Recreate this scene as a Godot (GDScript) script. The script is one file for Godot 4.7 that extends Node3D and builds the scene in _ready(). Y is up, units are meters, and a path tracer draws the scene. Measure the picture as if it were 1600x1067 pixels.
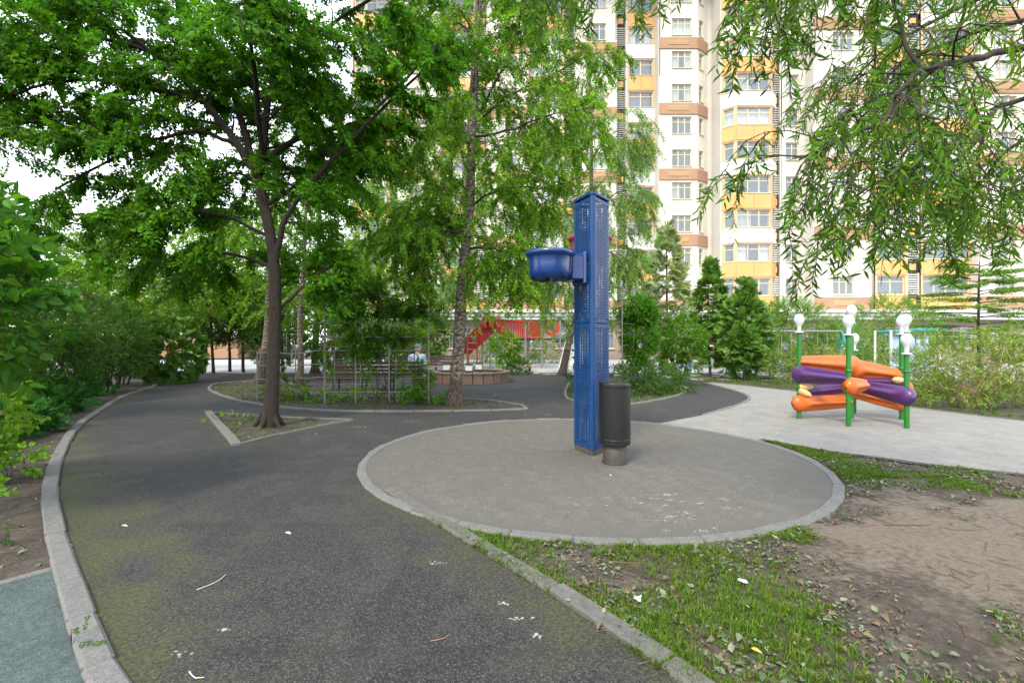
extends Node3D

var rng := RandomNumberGenerator.new()
var M := {}
var used := {}
var W := {}          # cached window meshes
var SPRAY := {}      # leaf spray meshes

# ------------------------------------------------------------------ geometry collector
class Geo:
	var v := PackedVector3Array()
	var n := PackedVector3Array()
	var c := PackedColorArray()
	var u := PackedVector2Array()
	var u2 := PackedVector2Array()
	var idx := PackedInt32Array()
	var col := Color(1, 1, 1)
	var tf := Transform3D()
	func vert(p: Vector3, nn: Vector3, uv := Vector2.ZERO) -> int:
		v.append(tf * p)
		n.append((tf.basis * nn).normalized())
		c.append(col)
		u.append(uv)
		return v.size() - 1
	func face(i: int, j: int, k: int) -> void:      # counter-clockwise seen from outside
		idx.append(i); idx.append(k); idx.append(j)
	func tri(a: Vector3, b: Vector3, d: Vector3) -> void:
		var nn := (b - a).cross(d - a).normalized()
		var i := vert(a, nn); var j := vert(b, nn); var k := vert(d, nn)
		face(i, j, k)
	func quad(a: Vector3, b: Vector3, d: Vector3, e: Vector3) -> void:
		var nn := (b - a).cross(d - a).normalized()
		var i := vert(a, nn, Vector2(0, 0)); var j := vert(b, nn, Vector2(1, 0)); var k := vert(d, nn, Vector2(1, 1)); var l := vert(e, nn, Vector2(0, 1))
		face(i, j, k); face(i, k, l)
	func qout(a: Vector3, b: Vector3, d: Vector3, e: Vector3, from: Vector3) -> void:
		if (b - a).cross(d - a).dot((a + d) * 0.5 - from) < 0: quad(e, d, b, a)
		else: quad(a, b, d, e)
	func tout(a: Vector3, b: Vector3, d: Vector3, from: Vector3) -> void:
		if (b - a).cross(d - a).dot((a + b + d) / 3.0 - from) < 0: tri(d, b, a)
		else: tri(a, b, d)
	func box(p: Vector3, s: Vector3, bas := Basis()) -> void:
		var h := s * 0.5
		for ax in 3:
			for sg in [-1.0, 1.0]:
				var q := []
				for k in [[-1, -1], [1, -1], [1, 1], [-1, 1]]:
					var w := Vector3.ZERO
					w[ax] = sg * h[ax]; w[(ax + 1) % 3] = k[0] * h[(ax + 1) % 3]; w[(ax + 2) % 3] = k[1] * h[(ax + 2) % 3]
					q.append(p + bas * w)
				qout(q[0], q[1], q[2], q[3], p)
	func cbox(p: Vector3, s: Vector3, e := 0.01, bas := Basis()) -> void:   # box with chamfered edges
		var h := s * 0.5
		var at := func(sx: float, sy: float, sz: float, ax: int) -> Vector3:
			var w := Vector3(sx * (h.x - e), sy * (h.y - e), sz * (h.z - e))
			w[ax] = [sx, sy, sz][ax] * h[ax]
			return p + bas * w
		for ax in 3:
			for sg in [-1.0, 1.0]:
				var q := []
				for k in [[-1, -1], [1, -1], [1, 1], [-1, 1]]:
					var s3 := [0.0, 0.0, 0.0]
					s3[ax] = sg; s3[(ax + 1) % 3] = float(k[0]); s3[(ax + 2) % 3] = float(k[1])
					q.append(at.call(s3[0], s3[1], s3[2], ax))
				qout(q[0], q[1], q[2], q[3], p)
			var b1 := (ax + 1) % 3; var b2 := (ax + 2) % 3
			for i in [-1.0, 1.0]:
				for j in [-1.0, 1.0]:
					var s0 := [0.0, 0.0, 0.0]; var s1 := [0.0, 0.0, 0.0]
					s0[ax] = -1.0; s1[ax] = 1.0
					s0[b1] = i; s1[b1] = i; s0[b2] = j; s1[b2] = j
					qout(at.call(s0[0], s0[1], s0[2], b1), at.call(s1[0], s1[1], s1[2], b1), at.call(s1[0], s1[1], s1[2], b2), at.call(s0[0], s0[1], s0[2], b2), p)
		for i in [-1.0, 1.0]:
			for j in [-1.0, 1.0]:
				for k in [-1.0, 1.0]:
					tout(at.call(i, j, k, 0), at.call(i, j, k, 1), at.call(i, j, k, 2), p)
	func tube(pts: Array, rad: Array, sides := 6, cap := true) -> void:
		var m := pts.size()
		var t0: Vector3 = (pts[1] - pts[0]).normalized()
		var e1 := t0.cross(Vector3(0.31, 0.2, 0.93)).normalized()
		var first := v.size()
		for i in m:
			var t: Vector3 = (pts[min(i + 1, m - 1)] - pts[max(i - 1, 0)]).normalized()
			e1 = (e1 - t * e1.dot(t)).normalized()
			var e2 := t.cross(e1)
			for k in sides + 1:
				var a := TAU * k / sides
				var d := e1 * cos(a) + e2 * sin(a)
				vert(pts[i] + d * rad[i], d, Vector2(float(k) / sides, float(i)))
		for i in m - 1:
			for k in sides:
				var a := first + i * (sides + 1) + k
				var b := a + sides + 1
				face(a, a + 1, b + 1); face(a, b + 1, b)
		if cap:
			for e in [0, m - 1]:
				var t: Vector3 = (pts[1] - pts[0]).normalized() * -1.0 if e == 0 else (pts[m - 1] - pts[m - 2]).normalized()
				var ce := vert(pts[e], t)
				var ring := []
				for k in sides + 1:
					var q := first + int(e) * (sides + 1) + k
					v.append(v[q]); n.append((tf.basis * t).normalized()); c.append(col); u.append(Vector2.ZERO)
					ring.append(v.size() - 1)
				for k in sides:
					if e == 0: face(ce, ring[k + 1], ring[k])
					else: face(ce, ring[k], ring[k + 1])
	func lathe(prof: Array, segs := 20, at := Vector3.ZERO, bas := Basis(), wave := 0.0, waves := 6) -> void:   # prof: Vector2(radius, height) from the bottom up on the outside
		var first := v.size()
		var m := prof.size()
		for i in m:
			var tg: Vector2 = (prof[min(i + 1, m - 1)] - prof[max(i - 1, 0)]).normalized()
			for k in segs + 1:
				var a := TAU * k / segs
				var d := Vector3(cos(a), 0, sin(a))
				var y: float = prof[i].y + (wave * cos(a * waves) if i < 4 else 0.0)
				vert(at + bas * (d * prof[i].x + Vector3.UP * y), bas * (d * tg.y - Vector3.UP * tg.x), Vector2(float(k) / segs, float(i) / m))
		for i in m - 1:
			for k in segs:
				var a := first + i * (segs + 1) + k
				var b := a + segs + 1
				face(a, b, b + 1); face(a, b + 1, a + 1)
	func leaf(o: Vector3, d: Vector3, up: Vector3, l: float, w: float, fold := 0.25, bend := 0.2, broad := 0.42) -> void:
		var s := d.cross(up).normalized()
		var nn := s.cross(d).normalized()
		var mid := o + d * l * broad
		var tip := o + d * l - nn * l * bend
		var a := mid + s * w * 0.5 + nn * w * fold
		var b := mid - s * w * 0.5 + nn * w * fold
		tri(o, a, mid); tri(o, mid, b); tri(mid, a, tip); tri(mid, tip, b)
	func bigleaf(o: Vector3, d: Vector3, up: Vector3, l: float, w: float, fold := 0.2, bend := 0.25) -> void:
		var s := d.cross(up).normalized()
		var nn := s.cross(d).normalized()
		var rows := [[0.0, 0.06], [0.18, 0.8], [0.4, 1.0], [0.68, 0.66], [0.88, 0.25], [1.0, 0.0]]
		var pc := []; var pl := []; var pr := []
		for r in rows:
			var cc: Vector3 = o + d * l * r[0] - nn * l * bend * r[0] * r[0]
			pc.append(cc)
			pl.append(cc - s * w * 0.5 * r[1] + nn * w * fold * r[1])
			pr.append(cc + s * w * 0.5 * r[1] + nn * w * fold * r[1])
		for i in rows.size() - 1:
			quad(pc[i], pr[i], pr[i + 1], pc[i + 1])
			quad(pl[i], pc[i], pc[i + 1], pl[i + 1])
	func mesh(mat: Material = null) -> ArrayMesh:
		var a := []
		a.resize(Mesh.ARRAY_MAX)
		a[Mesh.ARRAY_VERTEX] = v; a[Mesh.ARRAY_NORMAL] = n; a[Mesh.ARRAY_COLOR] = c; a[Mesh.ARRAY_TEX_UV] = u
		if u2.size() == v.size(): a[Mesh.ARRAY_TEX_UV2] = u2
		a[Mesh.ARRAY_INDEX] = idx
		var m := ArrayMesh.new()
		m.add_surface_from_arrays(Mesh.PRIMITIVE_TRIANGLES, a)
		if mat: m.surface_set_material(0, mat)
		return m

# ------------------------------------------------------------------ nodes
func numbered(called: String) -> String:
	var k: int = used.get(called, 0)
	used[called] = k + 1
	return called if k == 0 else "%s_%03d" % [called, k]

func tag(o: Node, label: String, category: String, group := "") -> Node:
	o.set_meta("label", label)
	o.set_meta("category", category)
	if group: o.set_meta("group", group)
	return o

func thing(called: String, label: String, category: String, at := Vector3.ZERO, group := "", turn := 0.0) -> Node3D:
	var o := Node3D.new()
	o.name = numbered(called)
	add_child(o)
	o.position = at
	o.rotation.y = turn
	tag(o, label, category, group)
	return o

func part(called: String, m: Mesh, parent: Node, tf := Transform3D()) -> MeshInstance3D:
	var o := MeshInstance3D.new()
	o.name = called if parent != self else numbered(called)
	o.mesh = m
	o.transform = tf
	parent.add_child(o, true)
	return o

func struct(called: String, m: Mesh, label := "") -> MeshInstance3D:
	var o := part(called, m, self)
	o.set_meta("kind", "structure")
	if label: o.set_meta("label", label)
	return o

func multi(called: String, m: Mesh, tfs: Array, cols: Array, parent: Node) -> MultiMeshInstance3D:
	var mm := MultiMesh.new()
	mm.transform_format = MultiMesh.TRANSFORM_3D
	mm.use_colors = true
	mm.mesh = m
	mm.instance_count = tfs.size()
	for i in tfs.size():
		mm.set_instance_transform(i, tfs[i])
		mm.set_instance_color(i, cols[i])
	var o := MultiMeshInstance3D.new()
	o.name = called if parent != self else numbered(called)
	o.multimesh = mm
	parent.add_child(o, true)
	o.set_meta("kind", "stuff")
	return o

# ------------------------------------------------------------------ materials
func lin(r: float, g: float, b: float) -> Color:
	return Color(r, g, b).linear_to_srgb()

func mat(called: String, col: Color, rough := 0.7, metal := 0.0) -> StandardMaterial3D:
	var m := StandardMaterial3D.new()
	m.resource_name = called
	m.albedo_color = col
	m.roughness = rough
	m.metallic = metal
	M[called] = m
	return m

func noise(freq: float, sd: int, oct := 3, kind := FastNoiseLite.TYPE_SIMPLEX_SMOOTH) -> FastNoiseLite:
	var f := FastNoiseLite.new()
	f.seed = sd
	f.frequency = freq
	f.noise_type = kind
	f.fractal_octaves = oct
	f.fractal_type = FastNoiseLite.FRACTAL_FBM if oct > 1 else FastNoiseLite.FRACTAL_NONE
	return f

func field(size: int, layers: Array) -> PackedFloat32Array:      # sum of seamless noises, around 0..1
	var out := PackedFloat32Array()
	out.resize(size * size)
	for l in layers:
		var im: Image = noise(l[0], l[2], l[3]).get_seamless_image(size, size, false, false, 0.1, true)
		im.convert(Image.FORMAT_L8)
		var d := im.get_data()
		var w: float = l[1] / 255.0
		for i in out.size():
			out[i] += d[i] * w
	return out

func ramp(fd: PackedFloat32Array, size: int, stops: Array) -> ImageTexture:      # stops: [position, linear colour]
	var lut := PackedByteArray()
	lut.resize(256 * 3)
	for i in 256:
		var t := i / 255.0
		var cc: Color = stops[0][1]
		for k in stops.size() - 1:
			if t >= stops[k][0]:
				cc = (stops[k][1] as Color).lerp(stops[k + 1][1], clampf((t - stops[k][0]) / maxf(stops[k + 1][0] - stops[k][0], 1e-4), 0, 1))
		cc = cc.linear_to_srgb()
		lut[i * 3] = int(clampf(cc.r, 0, 1) * 255); lut[i * 3 + 1] = int(clampf(cc.g, 0, 1) * 255); lut[i * 3 + 2] = int(clampf(cc.b, 0, 1) * 255)
	var by := PackedByteArray()
	by.resize(size * size * 3)
	for i in size * size:
		var q := clampi(int(fd[i] * 255), 0, 255) * 3
		by[i * 3] = lut[q]; by[i * 3 + 1] = lut[q + 1]; by[i * 3 + 2] = lut[q + 2]
	return ImageTexture.create_from_image(Image.create_from_data(size, size, false, Image.FORMAT_RGB8, by))

func relief(fd: PackedFloat32Array, size: int) -> ImageTexture:
	var by := PackedByteArray()
	by.resize(size * size)
	for i in size * size: by[i] = clampi(int(fd[i] * 255), 0, 255)
	return ImageTexture.create_from_image(Image.create_from_data(size, size, false, Image.FORMAT_L8, by))

func textured(called: String, fd: PackedFloat32Array, size: int, stops: Array, metres: float, rough: float, bump := 0.0, tri := true) -> StandardMaterial3D:
	var m := mat(called, Color.WHITE, rough)
	m.albedo_texture = ramp(fd, size, stops)
	if bump > 0:
		m.heightmap_enabled = true
		m.heightmap_texture = relief(M.fine if M.has("fine") else fd, 512 if M.has("fine") else size)
		m.heightmap_scale = bump
	if tri:
		m.uv1_triplanar = true
		m.uv1_world_triplanar = true
		m.uv1_scale = Vector3.ONE / metres
	return m

func leafmat(called: String, through := 0.6, rough := 0.5) -> StandardMaterial3D:
	var m := mat(called, Color.WHITE, rough)
	m.vertex_color_use_as_albedo = true
	m.backlight_enabled = true
	m.backlight = lin(through * 0.95, through, through * 0.35)
	m.metallic_specular = 0.3
	m.cull_mode = BaseMaterial3D.CULL_DISABLED
	return m

func materials() -> void:
	var f1 := field(512, [[0.16, 0.55, 3, 2], [0.045, 0.3, 5, 2], [0.009, 0.2, 7, 3]])
	var f2 := field(512, [[0.3, 0.3, 13, 1], [0.03, 0.35, 15, 4], [0.008, 0.35, 17, 3]])
	M.fine = field(512, [[0.2, 0.6, 63, 2], [0.06, 0.4, 65, 2]])
	# dark crumb rubber path: pale grains among dark ones
	var fp := field(1024, [[0.3, 0.14, 23, 1]])
	for layer in [[0.25, 0.55, 3], [0.4, 0.3, 4]]:      # crumbs, each of one tone
		var cn := noise(layer[0], layer[2], 1, FastNoiseLite.TYPE_CELLULAR)
		cn.cellular_return_type = FastNoiseLite.RETURN_CELL_VALUE
		var ci := cn.get_seamless_image(1024, 1024, false, false, 0.1, true)
		ci.convert(Image.FORMAT_L8)
		var cd := ci.get_data()
		for i in fp.size(): fp[i] += cd[i] / 255.0 * layer[1]
	textured("path", fp, 1024, [[0.0, Color(0.003413, 0.0032, 0.003413)], [0.42, Color(0.007675, 0.007041, 0.007251)], [0.56, Color(0.01621, 0.01515, 0.01535)], [0.68, Color(0.03626, 0.03455, 0.03285)], [0.8, Color(0.06825, 0.06484, 0.05972)], [1.0, Color(0.1023, 0.0981, 0.0896)]], 1.6, 0.95, 0.12, false)
	textured("pad", f1, 512, [[0.2, Color(0.05005, 0.04528, 0.03766)], [0.5, Color(0.08063, 0.07365, 0.06292)], [0.8, Color(0.1334, 0.1233, 0.1075)]], 1.1, 0.95, 0.5, false)
	textured("playpad", f2, 512, [[0.2, Color(0.1322, 0.1266, 0.1146)], [0.5, Color(0.1763, 0.1686, 0.1542)], [0.85, Color(0.2258, 0.2176, 0.201)]], 2.3, 0.95, 0.4, false)
	textured("plaza", f2, 512, [[0.2, Color(0.243, 0.243, 0.2498)], [0.6, Color(0.3038, 0.3038, 0.3105)], [0.9, Color(0.351, 0.351, 0.351)]], 4.0, 0.9)
	textured("bluepad", f1, 512, [[0.2, Color(0.01581, 0.02635, 0.0253)], [0.5, Color(0.03952, 0.05797, 0.05534)], [0.85, Color(0.08432, 0.1107, 0.1054)]], 1.0, 0.95, 0.6)
	textured("soil", f2, 512, [[0.15, Color(0.01436, 0.01045, 0.007178)], [0.45, Color(0.03482, 0.02611, 0.01816)], [0.62, Color(0.05442, 0.04178, 0.02955)], [0.78, Color(0.08705, 0.06745, 0.04643)], [0.95, Color(0.148, 0.1219, 0.08863)]], 1.7, 0.95, 1.0, false)
	textured("kerb", f1, 512, [[0.2, Color(0.06398, 0.06207, 0.05886)], [0.5, Color(0.1088, 0.1056, 0.1012)], [0.9, Color(0.1728, 0.1663, 0.1599)]], 0.9, 0.9, 0.4)
	textured("kerb2", f2, 512, [[0.2, Color(0.05635, 0.05297, 0.0479)], [0.5, Color(0.08738, 0.08287, 0.0755)], [0.9, Color(0.1352, 0.1296, 0.1183)]], 0.8, 0.9, 0.4)
	textured("bark", f2, 512, [[0.2, Color(0.0104, 0.007283, 0.005202)], [0.5, Color(0.03381, 0.02393, 0.01769)], [0.85, Color(0.07803, 0.05982, 0.04422)]], 0.5, 0.95, 3.0)
	M.bark.uv1_scale = Vector3(6, 1.2, 6)
	textured("twigbark", f2, 512, [[0.2, Color(0.017, 0.01275, 0.0102)], [0.8, Color(0.051, 0.03825, 0.02975)]], 0.4, 0.9)
	var fine = M.fine
	M.erase("fine")
	var fb := field(512, [[0.02, 0.6, 33, 4], [0.07, 0.35, 35, 2]])
	textured("birch", fb, 512, [[0.3, Color(0.02125, 0.017, 0.0136)], [0.42, Color(0.07225, 0.0561, 0.0408)], [0.55, Color(0.17, 0.1403, 0.102)], [0.62, Color(0.289, 0.2465, 0.187)], [0.8, Color(0.425, 0.374, 0.306)]], 0.6, 0.85, 1.5)
	M.birch.uv1_scale = Vector3(0.75, 1.25, 0.75)
	textured("birchfoot", fb, 512, [[0.25, Color(0.024, 0.016, 0.012)], [0.5, Color(0.072, 0.052, 0.04)], [0.66, Color(0.12, 0.088, 0.068)], [0.72, Color(0.36, 0.32, 0.272)], [0.9, Color(0.44, 0.4, 0.344)]], 0.6, 0.9, 3.0)
	M.birchfoot.uv1_scale = Vector3(2.2, 0.7, 2.2)
	M.fine = fine
	textured("granite", f1, 512, [[0.2, Color(0.056, 0.0336, 0.024)], [0.5, Color(0.104, 0.068, 0.0496)], [0.9, Color(0.192, 0.144, 0.112)]], 0.7, 0.6)
	var fw := field(512, [[0.006, 0.5, 43, 3], [0.2, 0.2, 44, 1], [0.03, 0.3, 45, 3]])
	textured("stucco", fw, 512, [[0.2, Color(0.4776, 0.4467, 0.3835)], [0.5, Color(0.5354, 0.507, 0.4411)], [0.8, Color(0.5716, 0.5461, 0.4794)]], 9.0, 0.85)
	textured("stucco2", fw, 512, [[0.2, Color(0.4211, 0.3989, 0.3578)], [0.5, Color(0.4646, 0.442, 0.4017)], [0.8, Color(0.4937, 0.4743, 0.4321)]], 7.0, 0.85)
	textured("yellow", fw, 512, [[0.2, Color(0.4964, 0.2656, 0.08392)], [0.5, Color(0.5366, 0.3019, 0.1049)], [0.8, Color(0.5568, 0.326, 0.1259)]], 6.0, 0.6)
	textured("peach", fw, 512, [[0.2, Color(0.4902, 0.3115, 0.1676)], [0.8, Color(0.5299, 0.3613, 0.2094)]], 6.0, 0.6)
	textured("whitepanel", fw, 512, [[0.2, Color(0.5702, 0.5702, 0.5623)], [0.8, Color(0.6336, 0.6336, 0.6257)]], 6.0, 0.5)
	textured("brown", fw, 512, [[0.2, Color(0.288, 0.1604, 0.09709)], [0.8, Color(0.3384, 0.196, 0.1205)]], 5.0, 0.8)
	textured("beige", fw, 512, [[0.2, Color(0.2142, 0.1683, 0.1377)], [0.8, Color(0.255, 0.204, 0.1683)]], 5.0, 0.85)
	mat("frame", lin(0.54, 0.465, 0.3), 0.5)
	mat("framewhite", lin(0.525, 0.525, 0.51), 0.5)
	var g := mat("glass", Color(0.75, 0.82, 0.88, 0.22), 0.03)
	g.transparency = BaseMaterial3D.TRANSPARENCY_ALPHA
	g.metallic_specular = 0.7
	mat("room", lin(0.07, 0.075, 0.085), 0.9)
	mat("curtain", lin(0.385, 0.385, 0.385), 0.9)
	mat("curtain2", lin(0.252, 0.231, 0.21), 0.9)
	mat("dark", lin(0.02, 0.02, 0.022), 0.6)
	mat("roof", lin(0.21, 0.21, 0.21), 0.8)
	# play equipment
	var fc := field(512, [[0.09, 0.62, 83, 3], [0.01, 0.4, 85, 3]])
	var bl := textured("blue", fc, 512, [[0.2, Color(0.00459, 0.03442, 0.1224)], [0.55, Color(0.00612, 0.04284, 0.1454)], [0.8, Color(0.01224, 0.05738, 0.1683)], [0.84, Color(0.06, 0.1, 0.17)], [0.9, Color(0.12, 0.13, 0.15)]], 1.4, 0.42)
	bl.clearcoat_enabled = true; bl.clearcoat = 0.12; bl.metallic_specular = 0.35; bl.clearcoat_roughness = 0.35
	var bp := textured("blueplastic", fw, 512, [[0.2, Color(0.00153, 0.02448, 0.13)], [0.8, Color(0.00306, 0.03442, 0.1606)]], 1.0, 0.24)
	bp.clearcoat_enabled = true; bp.clearcoat = 0.3; bp.clearcoat_roughness = 0.15
	mat("redplastic", lin(0.28, 0.03, 0.05), 0.35)
	textured("foot", fw, 512, [[0.2, Color(0.035, 0.028, 0.024)], [0.8, Color(0.09, 0.075, 0.06)]], 0.6, 0.8)
	textured("bin", fw, 512, [[0.25, Color(0.0048, 0.0048, 0.0048)], [0.8, Color(0.0096, 0.0096, 0.0096)]], 0.5, 0.38)
	textured("binfoot", fw, 512, [[0.25, Color(0.025, 0.021, 0.017)], [0.8, Color(0.05, 0.0425, 0.034)]], 0.5, 0.6)
	textured("orange", fw, 512, [[0.2, Color(0.4488, 0.0816, 0.00816)], [0.8, Color(0.5168, 0.1156, 0.0136)]], 1.2, 0.38)
	textured("purple", fw, 512, [[0.2, Color(0.0495, 0.0126, 0.0855)], [0.8, Color(0.0765, 0.0225, 0.117)]], 1.2, 0.36)
	textured("green", fw, 512, [[0.2, Color(0.00867, 0.1156, 0.01156)], [0.8, Color(0.01734, 0.1618, 0.01734)]], 0.8, 0.35)
	mat("cream", lin(0.504, 0.35, 0.14), 0.45)
	mat("bulb", lin(0.5616, 0.576, 0.5904), 0.3)
	mat("clear", lin(0.44, 0.464, 0.48), 0.25)
	mat("red", lin(0.45, 0.018, 0.0225), 0.4)
	mat("steel", lin(0.304, 0.304, 0.296), 0.4, 0.5)
	mat("galv", lin(0.1904, 0.1848, 0.1624), 0.5, 0.2)
	mat("teal", lin(0.02, 0.22, 0.19), 0.5)
	mat("paleblue", lin(0.3, 0.42, 0.55), 0.6)
	textured("wood", f2, 512, [[0.2, Color(0.028, 0.016, 0.0112)], [0.8, Color(0.068, 0.04, 0.028)]], 0.5, 0.7)
	textured("oldwood", f2, 512, [[0.2, Color(0.14, 0.119, 0.098)], [0.8, Color(0.252, 0.217, 0.182)]], 0.5, 0.85)
	mat("lanternglass", lin(0.5, 0.5, 0.48), 0.2)
	var pm := mat("people", Color.WHITE, 0.85)
	pm.vertex_color_use_as_albedo = true
	leafmat("leaf", 1.0, 0.5)
	leafmat("needle", 0.6, 0.6)
	leafmat("grass", 0.5, 0.6)
	var lt := mat("litter", Color.WHITE, 0.8)
	lt.vertex_color_use_as_albedo = true
	lt.cull_mode = BaseMaterial3D.CULL_DISABLED

# ------------------------------------------------------------------ leaf sprays: a twig along +y with leaves, upper side towards +z
func make_sprays() -> void:
	var r := RandomNumberGenerator.new()
	r.seed = 91
	var mk := func(called: String, count: int, length: float, ll: float, lw: float, col: Color, spread: float, flat: float, droop: float, m: String, big := false) -> void:
		var list := []
		for variant in 2:
			var g := Geo.new()
			g.col = Color(0.05, 0.035, 0.025)
			g.tube([Vector3.ZERO, Vector3(0.01, length * 0.5, 0.01), Vector3(0, length * 0.95, -droop * length * 0.3)], [0.0035, 0.0025, 0.0012], 3, false)
			for i in count:
				var t := (i + 0.6) / count
				var o := Vector3(0.005, length * t, -droop * length * 0.3 * t * t)
				var side := 1.0 if i % 2 == 0 else -1.0
				var d := Vector3(side * spread * r.randf_range(0.6, 1.2), r.randf_range(0.35, 0.9), -droop * r.randf_range(0.2, 1.2) + r.randf_range(-flat, flat)).normalized()
				var up := Vector3(r.randf_range(-flat, flat), -0.2, 1.0 + r.randf_range(-flat, flat)).normalized()
				var k := r.randf_range(0.75, 1.15)
				var b := r.randf_range(0.72, 1.3)
				g.col = Color(col.r * b * r.randf_range(0.85, 1.25), col.g * b, col.b * b * r.randf_range(0.8, 1.2))
				if big: g.bigleaf(o, d, up, ll * k, lw * k, r.randf_range(0.05, 0.25), r.randf_range(0.05, 0.4))
				else: g.leaf(o, d, up, ll * k, lw * k, r.randf_range(0.08, 0.3), r.randf_range(0.0, 0.35), 0.42)
			list.append(g.mesh(M[m]))
		SPRAY[called] = list
	mk.call("elm", 14, 0.28, 0.08, 0.048, Color(0.065, 0.205, 0.01), 0.9, 0.75, 0.4, "leaf")
	mk.call("birch", 12, 0.28, 0.06, 0.044, Color(0.125, 0.29, 0.018), 0.9, 0.7, 0.5, "leaf")
	mk.call("willow", 12, 0.3, 0.1, 0.019, Color(0.075, 0.185, 0.013), 0.6, 0.8, 0.25, "leaf", true)
	mk.call("lilac", 7, 0.24, 0.105, 0.075, Color(0.055, 0.17, 0.018), 0.95, 0.5, 0.35, "leaf", true)
	mk.call("bright", 9, 0.2, 0.075, 0.055, Color(0.13, 0.29, 0.025), 0.95, 0.5, 0.3, "leaf", true)
	mk.call("shrub", 12, 0.26, 0.07, 0.042, Color(0.06, 0.145, 0.025), 0.9, 0.6, 0.3, "leaf")
	mk.call("pale", 14, 0.3, 0.065, 0.026, Color(0.17, 0.32, 0.07), 0.8, 0.6, 0.3, "leaf")
	mk.call("vine", 9, 0.28, 0.1, 0.075, Color(0.085, 0.21, 0.02), 0.9, 0.5, 0.6, "leaf")
	mk.call("yellowgreen", 13, 0.28, 0.06, 0.032, Color(0.2, 0.3, 0.06), 0.85, 0.6, 0.2, "leaf")
	var needles := func(called: String, length: float, nl: float, count: int, arms: int, col: Color) -> void:
		var list := []
		for variant in 2:
			var g := Geo.new()
			for arm in arms * 2 + 1:
				var side := 0.0 if arm == 0 else (1.0 if arm % 2 else -1.0)
				var k := (arm + 1) / 2
				var o := Vector3(0, length * 0.8 * k / (arms + 1.0), 0)
				var d := Vector3(side * 0.85, 0.75, r.randf_range(-0.2, 0.25)).normalized()
				var l := length * (1.0 if arm == 0 else 0.6 * (1.0 - 0.6 * k / (arms + 1.0)))
				for i in count:
					var t := (i + r.randf()) / count
					var p := o + d * l * t
					var sd := 1.0 if i % 2 else -1.0
					var nd := (d * 0.8 + Vector3(d.y, -d.x, 0) * sd * 0.8 + Vector3(0, 0, r.randf_range(-0.5, 0.7))).normalized()
					var b := r.randf_range(0.65, 1.35)
					g.col = Color(col.r * b, col.g * b, col.b * b)
					var s := nd.cross(Vector3(0, 0, 1)).normalized() * nl * 0.16
					var e := p + nd * nl
					g.tri(p - s, p + s, e)
			list.append(g.mesh(M.needle))
		SPRAY[called] = list
	needles.call("juniper", 0.26, 0.05, 22, 3, Color(0.035, 0.14, 0.022))
	needles.call("spruce", 0.36, 0.06, 26, 4, Color(0.36, 0.44, 0.24))
	needles.call("yew", 0.3, 0.055, 24, 4, Color(0.13, 0.27, 0.05))

func place(p: Vector3, dir: Vector3, r: RandomNumberGenerator, s := 1.0, level := 0.75) -> Transform3D:
	var y := dir.normalized()
	var up := (Vector3.UP * level + Vector3(r.randf_range(-1, 1), r.randf_range(-1, 1), r.randf_range(-1, 1)) * (1.15 - level)).normalized()
	var x := y.cross(up)
	if x.length() < 0.05: x = y.cross(Vector3(1, 0.1, 0.3))
	x = x.normalized()
	var z := x.cross(y).normalized()
	return Transform3D(Basis(x, y, z).scaled(Vector3.ONE * s * r.randf_range(0.75, 1.25)), p)

func tint(r: RandomNumberGenerator, spread := 0.25) -> Color:
	var b := r.randf_range(1.0 - spread, 1.0 + spread)
	return Color(b * r.randf_range(0.88, 1.2), b, b * r.randf_range(0.8, 1.15))

func crown(called: String, kind: String, spots: Array, parent: Node, r: RandomNumberGenerator, size := 1.0, level := 0.75, spread := 0.25) -> void:
	var list: Array = SPRAY[kind]
	for k in list.size():
		var t := []; var c := []
		for i in range(k, spots.size(), list.size()):
			t.append(place(spots[i][0], spots[i][1], r, size, level))
			c.append(tint(r, spread))
		if t.size() > 0: multi(called, list[k], t, c, parent)

# ------------------------------------------------------------------ branches
func smooth(pts: Array, steps := 4) -> Array:
	var out := []
	var m := pts.size()
	for i in m - 1:
		var a: Vector3 = pts[max(i - 1, 0)]; var b: Vector3 = pts[i]; var c: Vector3 = pts[i + 1]; var d: Vector3 = pts[min(i + 2, m - 1)]
		for k in steps:
			out.append(b.cubic_interpolate(c, a, d, float(k) / steps))
	out.append(pts[m - 1])
	return out

func limb(g: Geo, pts: Array, r0: float, r1: float, sides := 8, wob := 0.0, r: RandomNumberGenerator = null) -> Array:
	var p := smooth(pts)
	var rad := []
	for i in p.size():
		rad.append(lerpf(r0, r1, pow(float(i) / (p.size() - 1), 0.8)))
		if wob > 0 and i > 0 and i < p.size() - 1: p[i] += Vector3(r.randf_range(-1, 1), r.randf_range(-1, 1), r.randf_range(-1, 1)) * wob
	g.tube(p, rad, sides)
	return p

func along(p: Array, t: float) -> Array:
	var f := clampf(t, 0, 0.9999) * (p.size() - 1)
	var i := int(f)
	return [(p[i] as Vector3).lerp(p[i + 1], f - i), (p[i + 1] - p[i]).normalized()]

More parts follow.
